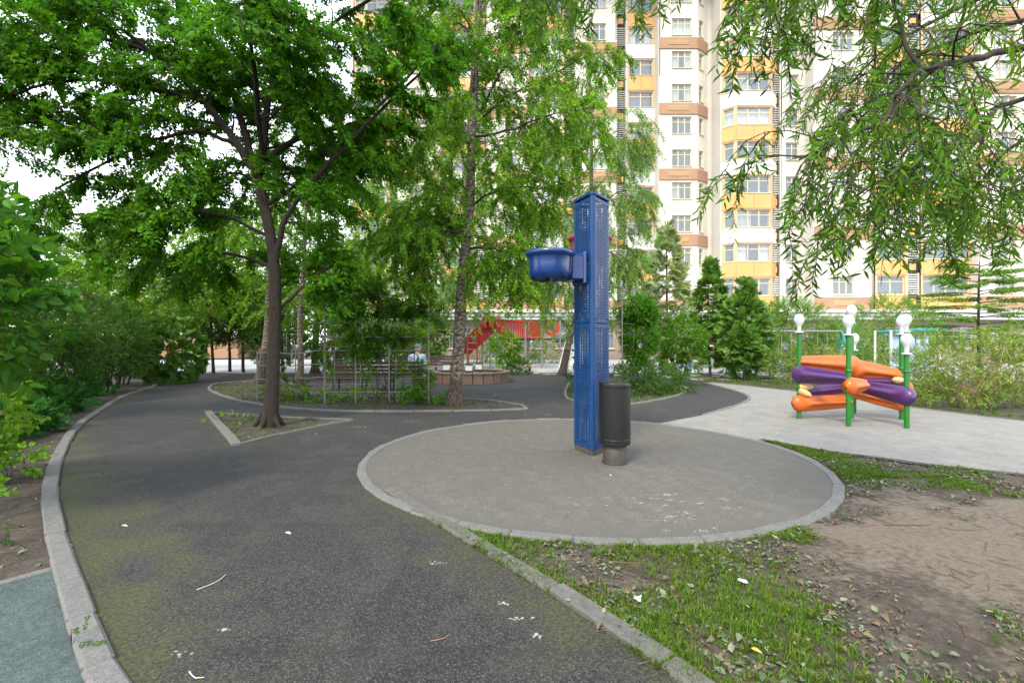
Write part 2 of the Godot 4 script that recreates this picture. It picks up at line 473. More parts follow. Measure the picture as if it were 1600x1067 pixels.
# side branches with twigs; spots collects [point, direction] for leaf sprays
func dress(g: Geo, spots: Array, p: Array, r0: float, r1: float, count: int, blen: float, r: RandomNumberGenerator, o := {}) -> void:
	var t0: float = o.get("from", 0.2)
	var up: float = o.get("up", 0.25)
	var droop: float = o.get("droop", 0.3)
	var sub: int = o.get("sub", 6)
	var per: int = o.get("per", 4)
	var taper: float = o.get("taper", 0.45)
	var twig: float = o.get("twig", 0.38)
	for i in count:
		var t := lerpf(t0, 1.0, (i + r.randf()) / count)
		var at := along(p, t)
		var q: Vector3 = at[0]
		var tg: Vector3 = at[1]
		var e1 := tg.cross(Vector3(0.3, 0.5, 0.8)).normalized()
		var e2 := tg.cross(e1)
		var a := i * 2.4 + r.randf() * 0.9
		var d := ((e1 * cos(a) + e2 * sin(a)) * 0.85 + tg * 0.5 + Vector3.UP * up).normalized()
		var bl := blen * (1.0 - taper * t) * r.randf_range(0.65, 1.2)
		var bp := [q]
		for s in 4:
			d = (d + Vector3(r.randf_range(-1, 1), r.randf_range(-1, 1), r.randf_range(-1, 1)) * 0.16 + Vector3.DOWN * droop * 0.14 * (s + 0.5)).normalized()
			q += d * bl * 0.25
			bp.append(q)
		var rb := maxf(lerpf(r0, r1, t) * 0.42, 0.006)
		g.tube(bp, [rb, rb * 0.75, rb * 0.55, rb * 0.36, 0.004], 5, false)
		for j in sub:
			var at2 := along(bp, 0.15 + 0.85 * (j + r.randf()) / sub)
			var e3: Vector3 = (at2[1] as Vector3).cross(Vector3.UP).normalized() * (1.0 if j % 2 else -1.0)
			var td: Vector3 = (e3 * 0.8 + at2[1] * 0.6 + Vector3(0, r.randf_range(-0.35, 0.4) - droop * 0.35, 0)).normalized()
			var tl := bl * twig * r.randf_range(0.6, 1.3)
			var tp := [at2[0], at2[0] + td * tl * 0.5, at2[0] + (td + Vector3.DOWN * droop * 0.35) * tl]
			g.tube(tp, [0.006, 0.0045, 0.002], 3, false)
			for k in per:
				var at3 := along(tp, (k + 0.4 + r.randf() * 0.6) / per)
				var sd := (at3[1] + Vector3(r.randf_range(-1, 1), r.randf_range(-0.8, 0.6) - droop * 0.5, r.randf_range(-1, 1)) * 0.55).normalized() as Vector3
				spots.append([at3[0], sd])
		spots.append([q, d])

# leafy mass: spots through an ellipsoid, gathered in clumps, denser towards the outside
func mass(spots: Array, mid: Vector3, rad: Vector3, count: int, r: RandomNumberGenerator, sd: int, o := {}) -> void:
	var f := noise(o.get("clump", 1.1), sd, 2)
	var thr: float = o.get("gap", -0.05)
	var droop: float = o.get("droop", 0.1)
	var cone: float = o.get("cone", 0.0)
	var tries := 0
	var got := 0
	while got < count and tries < count * 12:
		tries += 1
		var d := Vector3(r.randf_range(-1, 1), r.randf_range(-1, 1), r.randf_range(-1, 1))
		var l := d.length()
		if l > 1.0 or l < 0.2 or r.randf() > l * l + 0.12: continue
		var k := 1.0
		if cone > 0: k = lerpf(1.0, 0.08, clampf((d.y + 1.0) * 0.5 * cone, 0, 1))
		var p := mid + Vector3(d.x * rad.x * k, d.y * rad.y, d.z * rad.z * k)
		if f.get_noise_3d(p.x, p.y * 1.3, p.z) < thr: continue
		got += 1
		var outw := (d / rad).normalized()
		spots.append([p, (outw * 0.9 + Vector3(r.randf_range(-1, 1), r.randf_range(-0.7, 0.9) - droop * 2.0, r.randf_range(-1, 1)) * 0.7).normalized()])

# ------------------------------------------------------------------ the plan of the yard (metres: x right, z towards the building is negative)
var PATH := PackedVector2Array([Vector2(0.3, 1.5), Vector2(-0.75, -1.2), Vector2(-1.71, -2.11), Vector2(-2.05, -2.42), Vector2(-2.77, -3.08), Vector2(-3.69, -3.95), Vector2(-4.53, -4.79), Vector2(-5.69, -6.08), Vector2(-7.5, -8.33), Vector2(-9.07, -10.71), Vector2(-10.6, -13.2), Vector2(-12.0, -16.2), Vector2(-14.5, -19.5), Vector2(-18, -21.5),
	Vector2(-18, -23), Vector2(3.5, -21.6), Vector2(5.2, -20.6), Vector2(6.3, -19.3), Vector2(6.92, -17.31), Vector2(6.82, -14.61), Vector2(6.41, -12.93), Vector2(5.57, -11.6), Vector2(3.91, -9.78), Vector2(2.9, -9.0), Vector2(0.95, -6.4), Vector2(-1.29, -4.79), Vector2(-0.92, -4.29), Vector2(-0.51, -3.79), Vector2(0, -3.14), Vector2(0.36, -2.68), Vector2(0.57, -2.36), Vector2(0.8, -2.0), Vector2(1.5, -0.8), Vector2(2.4, 1.5)])
var PLAY := PackedVector2Array([Vector2(2.6, -8.7), Vector2(3.91, -9.78), Vector2(5.57, -11.6), Vector2(6.41, -12.93), Vector2(6.82, -14.61), Vector2(6.92, -17.31), Vector2(7.3, -17.6), Vector2(8.03, -15.85), Vector2(8.82, -13.24), Vector2(9.1, -10.9), Vector2(9.6, -9.0), Vector2(10.6, -7.0), Vector2(13, -4.8), Vector2(13, -2.6), Vector2(8.2, -4.0), Vector2(5.71, -5.36), Vector2(4.89, -5.92), Vector2(4.34, -6.5), Vector2(3.77, -7.17)])
var TRI := PackedVector2Array([Vector2(-6.37, -10.05), Vector2(-3.96, -6.9), Vector2(-3.84, -7.35), Vector2(-3.5, -8.25), Vector2(-3.0, -9.05), Vector2(-4.6, -9.45)])
var BED := PackedVector2Array([Vector2(-9.29, -17.9), Vector2(-10.4, -17.3), Vector2(-9.75, -15.41), Vector2(-8.03, -13.24), Vector2(-6.06, -11.36), Vector2(-4.44, -10.45), Vector2(-3.24, -10.16), Vector2(-1.36, -10.23), Vector2(0.42, -10.61), Vector2(-0.4, -11.9), Vector2(-1.9, -12.6), Vector2(-4.6, -13.1), Vector2(-6.6, -14.6), Vector2(-7.8, -17.0)])
var BUSHBED := PackedVector2Array([Vector2(2.0, -11.0), Vector2(3.1, -11.6), Vector2(4.59, -13.24), Vector2(5.6, -15.41), Vector2(5.45, -17.31), Vector2(4.2, -18.4), Vector2(2.4, -18.0), Vector2(1.7, -15.0), Vector2(1.45, -12.3)])
var BLUEPAD := PackedVector2Array([Vector2(-1.76, -2.06), Vector2(-2.09, -2.37), Vector2(-2.82, -3.03), Vector2(-3.0, -3.2), Vector2(-3.35, -2.75), Vector2(-3.9, -2.0), Vector2(-3.4, 0.4), Vector2(-1.0, 0.6), Vector2(-0.81, -1.15)])
const MID := Vector2(0.95, -6.4)
const RAD := 2.88

var hn: FastNoiseLite
var gn: FastNoiseLite

func paved(p: Vector2) -> bool:
	if p.distance_to(MID) < RAD - 0.03: return true
	if Geometry2D.is_point_in_polygon(p, BLUEPAD): return true
	if Geometry2D.is_point_in_polygon(p, PLAY): return true
	if Geometry2D.is_point_in_polygon(p, PATH):
		return not (Geometry2D.is_point_in_polygon(p, TRI) or Geometry2D.is_point_in_polygon(p, BED) or Geometry2D.is_point_in_polygon(p, BUSHBED))
	return false

func soil_y(p: Vector2) -> float:
	return 0.006 + hn.get_noise_2d(p.x, p.y) * 0.022

func worn(p: Vector2) -> float:       # 1 where feet have worn the lawn to bare earth
	var d := Vector2((p.x - 4.4) / 2.1, (p.y + 3.25) / 1.25).length() + gn.get_noise_2d(p.x * 1.6, p.y * 1.6) * 0.5
	return 1.0 - smoothstep(0.8, 1.15, d)

func flat_poly(poly: PackedVector2Array, y: float, m: Material, tile: float, map: Rect2) -> ArrayMesh:
	var g := Geo.new()
	for q in poly:
		g.vert(Vector3(q.x, y, q.y), Vector3.UP, q / tile)
		g.u2.append((q - map.position) / map.size)
	var t := Geometry2D.triangulate_polygon(poly)
	for i in range(0, t.size(), 3):
		var a := poly[t[i]]; var b := poly[t[i + 1]]; var d := poly[t[i + 2]]
		if (b - a).cross(d - a) > 0: g.face(t[i], t[i + 2], t[i + 1])
		else: g.face(t[i], t[i + 1], t[i + 2])
	return g.mesh(m)

func line_dist(p: Vector2, line: Array) -> float:
	var best := 1e9
	for i in line.size() - 1:
		best = minf(best, p.distance_squared_to(Geometry2D.get_closest_point_to_segment(p, line[i], line[i + 1])))
	return sqrt(best)

func overlay(size: int, map: Rect2, coarse: int, amount: Callable, grains: Array, cut: float, soft: float, most: float, cols: Array, strokes := [], dust := Color(0, 0, 0, 0)) -> ImageTexture:
	# stains with a grain of their own: the amount comes from a coarse plan, the outline from fine noise
	var small := Image.create(coarse, coarse, false, Image.FORMAT_L8)
	for j in coarse:
		for i in coarse:
			var a: float = amount.call(map.position + map.size * Vector2((i + 0.5) / coarse, (j + 0.5) / coarse))
			small.set_pixel(i, j, Color(a, a, a))
	small.resize(size, size, Image.INTERPOLATE_CUBIC)
	var d0 := small.get_data()
	var d1 := noise(grains[0], 71, 3).get_image(size, size, false, false, true)
	d1.convert(Image.FORMAT_L8)
	var d2 := noise(grains[1], 72, 2).get_image(size, size, false, false, true)
	d2.convert(Image.FORMAT_L8)
	var b1 := d1.get_data(); var b2 := d2.get_data()
	var by := PackedByteArray()
	by.resize(size * size * 4)
	var dl := dust.linear_to_srgb()
	var ds := [int(dl.r * 255), int(dl.g * 255), int(dl.b * 255)]
	var c0: Color = cols[0].linear_to_srgb(); var c1: Color = cols[1].linear_to_srgb()
	for i in size * size:
		if d0[i] < 4 and dust.a == 0.0: continue
		var a := d0[i] / 255.0
		var g1 := b1[i] / 255.0
		var g2 := clampf((b2[i] / 255.0 - 0.5) * 1.3 + 0.5, 0, 1)
		var k := clampf((a * 1.1 + g1 * 0.6 + g2 * 0.5 - 0.55 - cut) / soft, 0, 1) * most
		var q := i * 4
		if k < 0.08 and dust.a > 0.0:          # trodden-in dust in ragged patches
			by[q] = ds[0]; by[q + 1] = ds[1]; by[q + 2] = ds[2]
			by[q + 3] = int(clampf((g1 - 0.5) * 3.0, 0, 1) * (0.1 + 0.9 * g2) * dust.a * 255)
			continue
		if k <= 0.0: continue
		by[q] = int(lerpf(c0.r, c1.r, g2) * 255); by[q + 1] = int(lerpf(c0.g, c1.g, g2) * 255); by[q + 2] = int(lerpf(c0.b, c1.b, g2) * 255)
		by[q + 3] = int(k * 255)
	var im := Image.create_from_data(size, size, false, Image.FORMAT_RGBA8, by)
	for s in strokes:          # droppings and scuffs: ragged small marks
		var p: Vector2 = (s[0] - map.position) / map.size * size
		var rr: float = s[1] / map.size.x * size
		for k in 14:
			var w := p + Vector2.from_angle(rng.randf() * TAU) * rr * rng.randf() * Vector2(s[2], 1.0 / s[2])
			var e := maxi(1, int(rr * rng.randf_range(0.1, 0.35)))
			im.fill_rect(Rect2i(int(w.x), int(w.y), e, e).intersection(Rect2i(0, 0, size, size)), Color(s[3] * 0.75, s[3] * 0.75, s[3] * 0.7, 0.75).linear_to_srgb())
	return ImageTexture.create_from_image(im)

func layover(m: StandardMaterial3D, t: ImageTexture) -> void:
	m.detail_enabled = true
	m.detail_blend_mode = BaseMaterial3D.BLEND_MODE_MIX
	m.detail_uv_layer = BaseMaterial3D.DETAIL_UV_2
	m.detail_albedo = t

func ground() -> void:
	hn = noise(0.9, 5, 3)
	gn = noise(0.55, 8, 3)
	var lk := []
	for i in 13: lk.append(PATH[i])
	var rk := []
	for i in range(25, 33): rk.append(PATH[i])
	var tk := [TRI[0], TRI[1], TRI[2], TRI[3], TRI[4]]
	var bk := [BUSHBED[8], BUSHBED[0], BUSHBED[1], BUSHBED[2], BUSHBED[3], BUSHBED[4]]
	# the dark path
	var map := Rect2(-13, -21, 21, 21)
	var moss := func(p: Vector2) -> float:
		var dl := line_dist(p, lk)
		var wide := 0.4 + 0.75 * exp(-pow((p.y + 4.0) / 1.6, 2.0))
		var a := exp(-dl / wide) * (0.95 + 0.5 * gn.get_noise_2d(p.x * 3, p.y * 3))
		a = maxf(a, 0.85 * exp(-line_dist(p, rk) / 0.6))
		a = maxf(a, 0.75 * exp(-line_dist(p, tk) / 0.3))
		a = maxf(a, 0.9 * exp(-line_dist(p, bk) / 0.4))
		return clampf(a, 0, 1)
	layover(M.path, overlay(2048, map, 180, moss, [0.018, 0.42], 0.5, 0.5, 0.72, [Color(0.014, 0.016, 0.006), Color(0.085, 0.086, 0.022)],
		[[Vector2(-0.5, -3.25), 0.05, 1.5, 0.6], [Vector2(-0.05, -2.75), 0.03, 1.5, 0.5], [Vector2(0.05, -2.6), 0.045, 1.8, 0.55], [Vector2(0.12, -2.45), 0.03, 1.2, 0.5], [Vector2(-1.6, -2.3), 0.05, 2.0, 0.5], [Vector2(-1.5, -2.5), 0.03, 1.0, 0.45], [Vector2(-1.2, -5.6), 0.05, 1.8, 0.5], [Vector2(-2.6, -8.4), 0.09, 2.5, 0.55], [Vector2(-1.9, -9.0), 0.08, 2.5, 0.5], [Vector2(-3.2, -7.8), 0.07, 2.5, 0.5], [Vector2(0.7, -9.9), 0.08, 2.5, 0.5], [Vector2(-1.4, -9.3), 0.06, 2.2, 0.5], [Vector2(-0.4, -13.5), 0.12, 2.5, 0.5], [Vector2(0.8, -14.5), 0.12, 2.5, 0.5], [Vector2(0.2, -16.0), 0.14, 2.5, 0.5]], Color(0.085, 0.08, 0.075, 0.26)))
	var pm: StandardMaterial3D = M.path
	pm.uv1_scale = Vector3.ONE
	struct("path", flat_poly(PATH, 0.0, pm, 1.6, map), "dark grey rubber crumb path curving between the beds, mossy at its edges")
	# round pad under the ball tower
	var circ := PackedVector2Array()
	for i in 72: circ.append(MID + Vector2.from_angle(TAU * i / 72) * (RAD - 0.1))
	map = Rect2(MID.x - 2.9, MID.y - 2.9, 5.8, 5.8)
	var marks := []
	for i in 46:
		var q := Vector2(1.45 + rng.randfn() * 0.32, -4.25 + rng.randfn() * 0.22)
		marks.append([q, rng.randf_range(0.012, 0.05), rng.randf_range(0.8, 2.0), rng.randf_range(0.4, 0.62)])
	for i in 30:
		marks.append([MID + Vector2.from_angle(rng.randf() * TAU) * rng.randf() * 2.5, rng.randf_range(0.01, 0.03), rng.randf_range(0.8, 2.0), rng.randf_range(0.35, 0.55)])
	var stain := func(p: Vector2) -> float:
		return clampf(0.33 + gn.get_noise_2d(p.x * 1.7 + 20, p.y * 3.2) * 0.75 + 0.5 * (1.0 - smoothstep(0.0, 0.3, RAD - 0.1 - p.distance_to(MID))), 0, 1)
	layover(M.pad, overlay(1024, map, 128, stain, [0.02, 0.3], 0.24, 0.5, 0.7, [Color(0.05, 0.048, 0.04), Color(0.11, 0.105, 0.09)], marks))
	struct("tower_pad", flat_poly(circ, 0.006, M.pad, 1.1, map), "round grey rubber pad ringed by kerb stones under the blue tower")
	# pale play surface
	map = Rect2(2, -19, 12, 17)
	var pst := func(p: Vector2) -> float: return clampf(0.25 + gn.get_noise_2d(p.x * 1.2 + 60, p.y * 2.4) * 0.7, 0, 1)
	layover(M.playpad, overlay(1024, map, 128, pst, [0.012, 0.2], 0.25, 0.6, 0.6, [Color(0.14, 0.132, 0.115), Color(0.24, 0.228, 0.2)]))
	struct("play_surface", flat_poly(PLAY, 0.004, M.playpad, 2.3, map), "pale grey rubber surface round the climbing frame")
	struct("blue_surface", flat_poly(BLUEPAD, 0.003, M.bluepad, 1.0, map), "faded blue green rubber surface outside the left kerb")
	# far plaza
	var g := Geo.new()
	var pl := PackedVector2Array([Vector2(-40, -23.02), Vector2(-18, -23.02), Vector2(3.5, -21.62), Vector2(5.4, -20.8), Vector2(6.6, -19.4), Vector2(7.8, -18.2), Vector2(60, -18.2), Vector2(60, -39.5), Vector2(-40, -39.5)])
	struct("plaza", flat_poly(pl, 0.002, M.plaza, 4.0, Rect2(0, 0, 1, 1)), "pale grey paved yard in front of the apartment building")
	# soil: a fine sheet near by, sunk under whatever is paved
	map = Rect2(-2, -10, 12, 9)
	var bare := func(p: Vector2) -> float: return clampf(0.36 + worn(p) * 0.6 + 0.25 * gn.get_noise_2d(p.x * 2.3, p.y * 2.3), 0, 1) * clampf(minf(minf(p.x + 1.9, 9.9 - p.x), minf(p.y + 9.9, -1.1 - p.y)) / 0.3, 0, 1)
	layover(M.soil, overlay(1024, map, 150, bare, [0.02, 0.16], 0.38, 0.6, 0.95, [Color(0.086, 0.067, 0.049), Color(0.126, 0.1, 0.075)]))
	var step := 0.12
	var nx := 250; var nz := 205
	for j in nz:
		for i in nx:
			var p := Vector2(-16 + i * step, -22.9 + j * step)
			var y := -0.05 if paved(p) else soil_y(p)
			var ex := Vector3(0.1, hn.get_noise_2d(p.x + 0.1, p.y) * 0.03 - hn.get_noise_2d(p.x, p.y) * 0.03, 0)
			var ez := Vector3(0, hn.get_noise_2d(p.x, p.y + 0.1) * 0.03 - hn.get_noise_2d(p.x, p.y) * 0.03, 0.1)
			g.vert(Vector3(p.x, y, p.y), ez.cross(ex), p / 1.7)
			g.u2.append(((p - map.position) / map.size).clamp(Vector2(0.001, 0.001), Vector2(0.999, 0.999)))
	for j in nz - 1:
		for i in nx - 1:
			var a := j * nx + i
			g.face(a, a + nx, a + nx + 1); g.face(a, a + nx + 1, a + 1)
	struct("ground", g.mesh(M.soil), "bare brown earth and worn lawn between the paths")
	var far := Geo.new()
	var q0 := Vector2(-16, -22.9); var q1 := q0 + Vector2(nx - 1, nz - 1) * step
	for rc in [[-160, -160, 160, q0.y], [-160, q1.y, 160, 60], [-160, q0.y, q0.x, q1.y], [q1.x, q0.y, 160, q1.y]]:
		for w in [Vector2(rc[0], rc[1]), Vector2(rc[0], rc[3]), Vector2(rc[2], rc[3]), Vector2(rc[2], rc[1])]:
			far.vert(Vector3(w.x, -0.03, w.y), Vector3.UP, w / 1.7)
			far.u2.append(Vector2(0.001, 0.001))
		var b := far.v.size() - 4
		far.face(b, b + 1, b + 2); far.face(b, b + 2, b + 3)
	struct("outer_ground", far.mesh(M.soil), "earth beyond the yard")

# a row of kerb stones along a line
func kerb(called: String, label: String, line: Array, wide: float, top: float, stone: float, m: Material) -> void:
	var root := Node3D.new()
	root.name = numbered(called)
	add_child(root)
	root.set_meta("kind", "structure")
	root.set_meta("label", label)
	var curve := Curve3D.new()
	var pts := []
	for q in line: pts.append(Vector3(q.x, 0, q.y))
	for q in smooth(pts, 6): curve.add_point(q)
	var total := curve.get_baked_length()
	var count := maxi(1, int(total / stone))
	var meshes := []
	for k in 3:
		var g := Geo.new()
		g.cbox(Vector3(0, top * 0.5 - 0.06, 0), Vector3(total / count - 0.006, top + 0.12, wide), 0.012 + 0.003 * k)
		meshes.append(g.mesh(m))
	for i in count:
		var a := curve.sample_baked(total * i / count); var b := curve.sample_baked(total * (i + 1) / count)
		var d := (b - a)
		var bas := Basis(Vector3.UP, atan2(-d.z, d.x) + rng.randf_range(-0.012, 0.012)) * Basis(Vector3.RIGHT, rng.randf_range(-0.03, 0.03))
		part("kerb_stone", meshes[i % 3], root, Transform3D(bas.scaled_local(Vector3(d.length() / (total / count), 1, 1)), (a + b) * 0.5 + Vector3(0, rng.randf_range(-0.006, 0.006), 0)))

func shifted(line: Array, by: float) -> Array:      # moved to the left of its direction
	var out := []
	for i in line.size():
		var d: Vector2 = (line[min(i + 1, line.size() - 1)] - line[max(i - 1, 0)]).normalized()
		out.append(line[i] + Vector2(d.y, -d.x) * by)
	return out

func kerbs() -> void:
	var lk := []
	for i in 13: lk.append(PATH[i])
	kerb("left_path_kerb", "grey concrete kerb stones along the left side of the dark path", shifted(lk, 0.062), 0.124, 0.035, 0.55, M.kerb)
	var rk := []
	for i in range(25, 33): rk.append(PATH[i])
	kerb("lawn_kerb", "worn concrete kerb stones between the dark path and the lawn", shifted(rk, 0.06), 0.12, 0.028, 0.75, M.kerb2)
	var ring := []
	for i in 61: ring.append(MID + Vector2.from_angle(TAU * i / 60.0) * (RAD - 0.055))
	kerb("pad_kerb", "ring of grey kerb stones round the tower pad", ring, 0.11, 0.018, 0.48, M.kerb)
	kerb("tree_bed_kerb", "kerb stones round the wedge shaped bed of the dark trunked tree", [TRI[0], TRI[1]], 0.13, 0.05, 0.6, M.kerb)
	kerb("tree_bed_kerb", "long low kerb on the near right side of the wedge shaped tree bed", [TRI[1], TRI[2], TRI[3], TRI[4]], 0.08, 0.035, 0.7, M.kerb2)
	kerb("tree_bed_kerb", "low kerb on the far side of the wedge shaped tree bed", [TRI[4], TRI[5], TRI[0]], 0.07, 0.035, 0.8, M.kerb2)
	var bl := []
	for i in BED.size(): bl.append(BED[i])
	bl.append(BED[0])
	kerb("birch_bed_kerb", "low pale kerb round the long bed with birch and trellis", bl, 0.08, 0.045, 0.8, M.kerb)
	var sl := []
	for i in BUSHBED.size(): sl.append(BUSHBED[i])
	sl.append(BUSHBED[0])
	kerb("bush_bed_kerb", "low kerb round the bed of bushes behind the waste bin", sl, 0.08, 0.04, 0.8, M.kerb)
	kerb("play_edge", "pale curved edging between dark path and play surface", [PLAY[1], PLAY[2], PLAY[3], PLAY[4], PLAY[5]], 0.09, 0.02, 0.8, M.kerb)
	kerb("play_edge", "low dark edging between play surface and lawn", [PLAY[18], PLAY[17], PLAY[16], PLAY[15], PLAY[14]], 0.04, 0.022, 1.0, M.binfoot)
	kerb("play_edge", "low edging along the shrubs behind the play surface", [PLAY[6], PLAY[7], PLAY[8], PLAY[9], PLAY[10], PLAY[11], PLAY[12]], 0.05, 0.02, 1.0, M.kerb)
	kerb("blue_surface_edge", "grey edging of the faded blue green surface", [BLUEPAD[3], BLUEPAD[4], BLUEPAD[5]], 0.06, 0.012, 0.7, M.kerb)

# grass, litter
func lawn() -> void:
	var r := RandomNumberGenerator.new()
	r.seed = 401
	var tufts := []
	for k in 3:
		var g := Geo.new()
		for i in 11:
			var a := r.randf() * TAU
			var o := Vector3(cos(a), 0, sin(a)) * r.randf() * 0.03
			var h := r.randf_range(0.018, 0.048)
			var lean := Vector3(cos(a + r.randf_range(-1, 1)), 0, sin(a)) * h * r.randf_range(0.2, 0.9)
			var s := Vector3(-sin(a), 0, cos(a)) * r.randf_range(0.0016, 0.003)
			var b := r.randf_range(0.7, 1.3)
			g.col = Color(0.062 * b, 0.135 * b, 0.014 * b)
			var mid := o + Vector3.UP * h * 0.6 + lean * 0.35
			var tip := o + Vector3.UP * h * 0.9 + lean
			g.quad(o - s, o + s, mid + s * 0.8, mid - s * 0.8)
			g.tri(mid - s * 0.8, mid + s * 0.8, tip)
		tufts.append(g.mesh(M.grass))
	var spots := [[], [], []]; var cols := [[], [], []]
	var put := func(p: Vector2, s: float) -> void:
		var k := r.randi() % 3
		spots[k].append(Transform3D(Basis(Vector3.UP, r.randf() * TAU).scaled(Vector3(1, r.randf_range(0.7, 1.3), 1) * s), Vector3(p.x, soil_y(p) - 0.006, p.y)))
		var c := tint(r, 0.3)
		cols[k].append(Color(c.r * r.randf_range(0.9, 1.5), c.g, c.b))
	# lawn right of the path
	for i in 260000:
		var p := Vector2(r.randf_range(-1.2, 9.5), r.randf_range(-8.0, -1.0))
		if paved(p) or p.distance_to(MID) < RAD + 0.02: continue
		var k := 0.26 + gn.get_noise_2d(p.x * 1.3, p.y * 1.3) * 1.15 + 0.25 * gn.get_noise_2d(p.x * 6, p.y * 6)
		var strip := 1.0 - smoothstep(0.0, 0.55, absf(p.distance_to(MID) - RAD - 0.35)) if p.x > 3.2 and p.y < -5.2 else 0.0
		k += strip * 0.9
		if p.x > 2.2 and p.y > -5.2: k -= 0.3 if p.y < -2.7 else 0.05
		var edge := line_dist(p, [PATH[25], PATH[27], PATH[29], PATH[31], PATH[32]])
		k += 0.75 * exp(-edge / 0.3) * (1.0 if p.x < 2.0 else 0.0)
		if p.x < 2.3: k += 0.3 * exp(-(p.distance_to(MID) - RAD) / 0.25)
		k -= worn(p) * 1.4
		if r.randf() < k * 0.9: put.call(p, r.randf_range(0.7, 1.15))
	# beds
	for i in 16000:
		var p := Vector2(r.randf_range(-11, 6), r.randf_range(-19, -6.5))
		var near := 0.0
		if Geometry2D.is_point_in_polygon(p, TRI): near = 0.5
		elif Geometry2D.is_point_in_polygon(p, BED): near = 0.22 + (0.35 if p.y < -11.5 else 0.0)
		elif Geometry2D.is_point_in_polygon(p, BUSHBED): near = 0.9
		if near > 0 and r.randf() < near + gn.get_noise_2d(p.x * 2, p.y * 2) * 0.9: put.call(p, r.randf_range(0.9, 1.9))
	for i in 14000:
		var p := Vector2(r.randf_range(7.2, 13.5), r.randf_range(-20, -5.0))
		if paved(p): continue
		if r.randf() < 0.5 + gn.get_noise_2d(p.x, p.y): put.call(p, r.randf_range(0.9, 1.8))
	# a few tufts left of the path
	for i in 5000:
		var p := Vector2(r.randf_range(-12, -2.5), r.randf_range(-15, -2.5))
		if paved(p): continue
		if r.randf() < -0.12 + gn.get_noise_2d(p.x * 2, p.y * 2) + 0.25 * float(p.y < -6.0): put.call(p, r.randf_range(0.7, 1.3))
	for k in 3:
		var o := multi("grass", tufts[k], spots[k], cols[k], self)
		o.set_meta("label", ["thin green lawn grass in tufts on worn earth", "short grass blades growing in the beds and lawn", "sparse tufts of grass on the bare earth"][k])
		o.set_meta("category", "grass")
	# plantain-like ground leaves and dry fallen leaves
	var leaves := []
	for k in 4:
		var g := Geo.new()
		g.col = [Color(0.15, 0.2, 0.11), Color(0.22, 0.24, 0.17), Color(0.2, 0.14, 0.085), Color(0.09, 0.15, 0.05)][k]
		g.bigleaf(Vector3(0, 0.004, 0), Vector3(0, 0.05, 1).normalized(), Vector3.UP, 0.055, 0.034, [0.15, 0.25, 0.4, 0.12][k], [0.2, -0.15, 0.5, 0.25][k])
		leaves.append(g.mesh(M.litter))
	var ls := [[], [], [], []]; var lc := [[], [], [], []]
	var drop := func(p: Vector2, y: float) -> void:
		var k := r.randi() % 4
		if r.randf() < 0.12: k = 2
		ls[k].append(Transform3D((Basis(Vector3.UP, r.randf() * TAU) * Basis(Vector3.RIGHT, r.randf_range(-0.5, 0.3)) * Basis(Vector3.BACK, r.randf_range(-0.4, 0.4))).scaled(Vector3.ONE * (r.randf_range(0.25, 0.65) if r.randf() < 0.93 else 0.95)), Vector3(p.x, y, p.y)))
		var b := r.randf_range(0.3, 0.9)
		lc[k].append(Color(b * 0.85, b * 0.85, b * 0.85 * r.randf_range(0.8, 1.1)))
	for i in 140000:
		var p := Vector2(r.randf_range(-1.2, 7.5), r.randf_range(-8.0, -1.2))
		if paved(p) or p.distance_to(MID) < RAD + 0.02: continue
		var k := 0.22 + 0.9 * gn.get_noise_2d(p.x * 2.0 + 40, p.y * 2.0) - 0.75 * worn(p)
		if r.randf() < k: drop.call(p, soil_y(p) + (0.004 if r.randf() < 0.6 else r.randf_range(0.01, 0.035)))
	for i in 26000:
		var p := Vector2(r.randf_range(-11.5, -2.3), r.randf_range(-14, -2.2))
		if paved(p): continue
		if r.randf() < 0.3 + gn.get_noise_2d(p.x * 2.0 + 9, p.y * 2.0): drop.call(p, soil_y(p) + 0.003)
	for i in 190:
		var p := Vector2(r.randf_range(-9, 6), r.randf_range(-17, -2.0))
		if paved(p) and not Geometry2D.is_point_in_polygon(p, PLAY) and p.distance_to(MID) > RAD - 0.2: drop.call(p, 0.004)
	for k in 4:
		var o := multi("fallen_leaves", leaves[k], ls[k], lc[k], self)
		o.set_meta("label", ["grey green leaves strewn over the lawn", "pale dry leaves strewn over the earth", "brown curled leaves strewn over the earth", "small dark green leaves lying in the grass"][k])
		o.set_meta("category", "leaves")
	# twigs and needles on the bare earth
	var tg := Geo.new()
	tg.col = Color(0.075, 0.05, 0.035)
	tg.tube([Vector3(-0.5, 0, 0), Vector3(-0.1, 0.01, 0.05), Vector3(0.2, 0.0, -0.02), Vector3(0.5, 0.015, 0.04)], [0.016, 0.014, 0.012, 0.006], 4)
	var ts := []; var tc := []
	for i in 3600:
		var p := Vector2(r.randf_range(-1.0, 7.0), r.randf_range(-6.5, -1.2)) if i < 2800 else Vector2(r.randf_range(-7, -2.3), r.randf_range(-8, -2.4))
		if paved(p) or p.distance_to(MID) < RAD + 0.02: continue
		if r.randf() > 0.65 + gn.get_noise_2d(p.x * 3, p.y * 3) * 1.3: continue
		var l := r.randf_range(0.04, 0.16) * (2.2 if r.randf() < 0.05 else 1.0)
		ts.append(Transform3D(Basis(Vector3.UP, r.randf_range(-1.6, 1.6)).scaled_local(Vector3(l, 0.07 + l * 0.5, 0.07 + l * 0.5)), Vector3(p.x, soil_y(p) + 0.003, p.y)))
		var b := r.randf_range(0.5, 2.0)
		tc.append(Color(b, b * 0.92, b * 0.85))
	var tw := multi("twigs", tg.mesh(M.litter), ts, tc, self)
	tw.set_meta("label", "thin brown twigs scattered over the bare earth")
	tw.set_meta("category", "twigs")
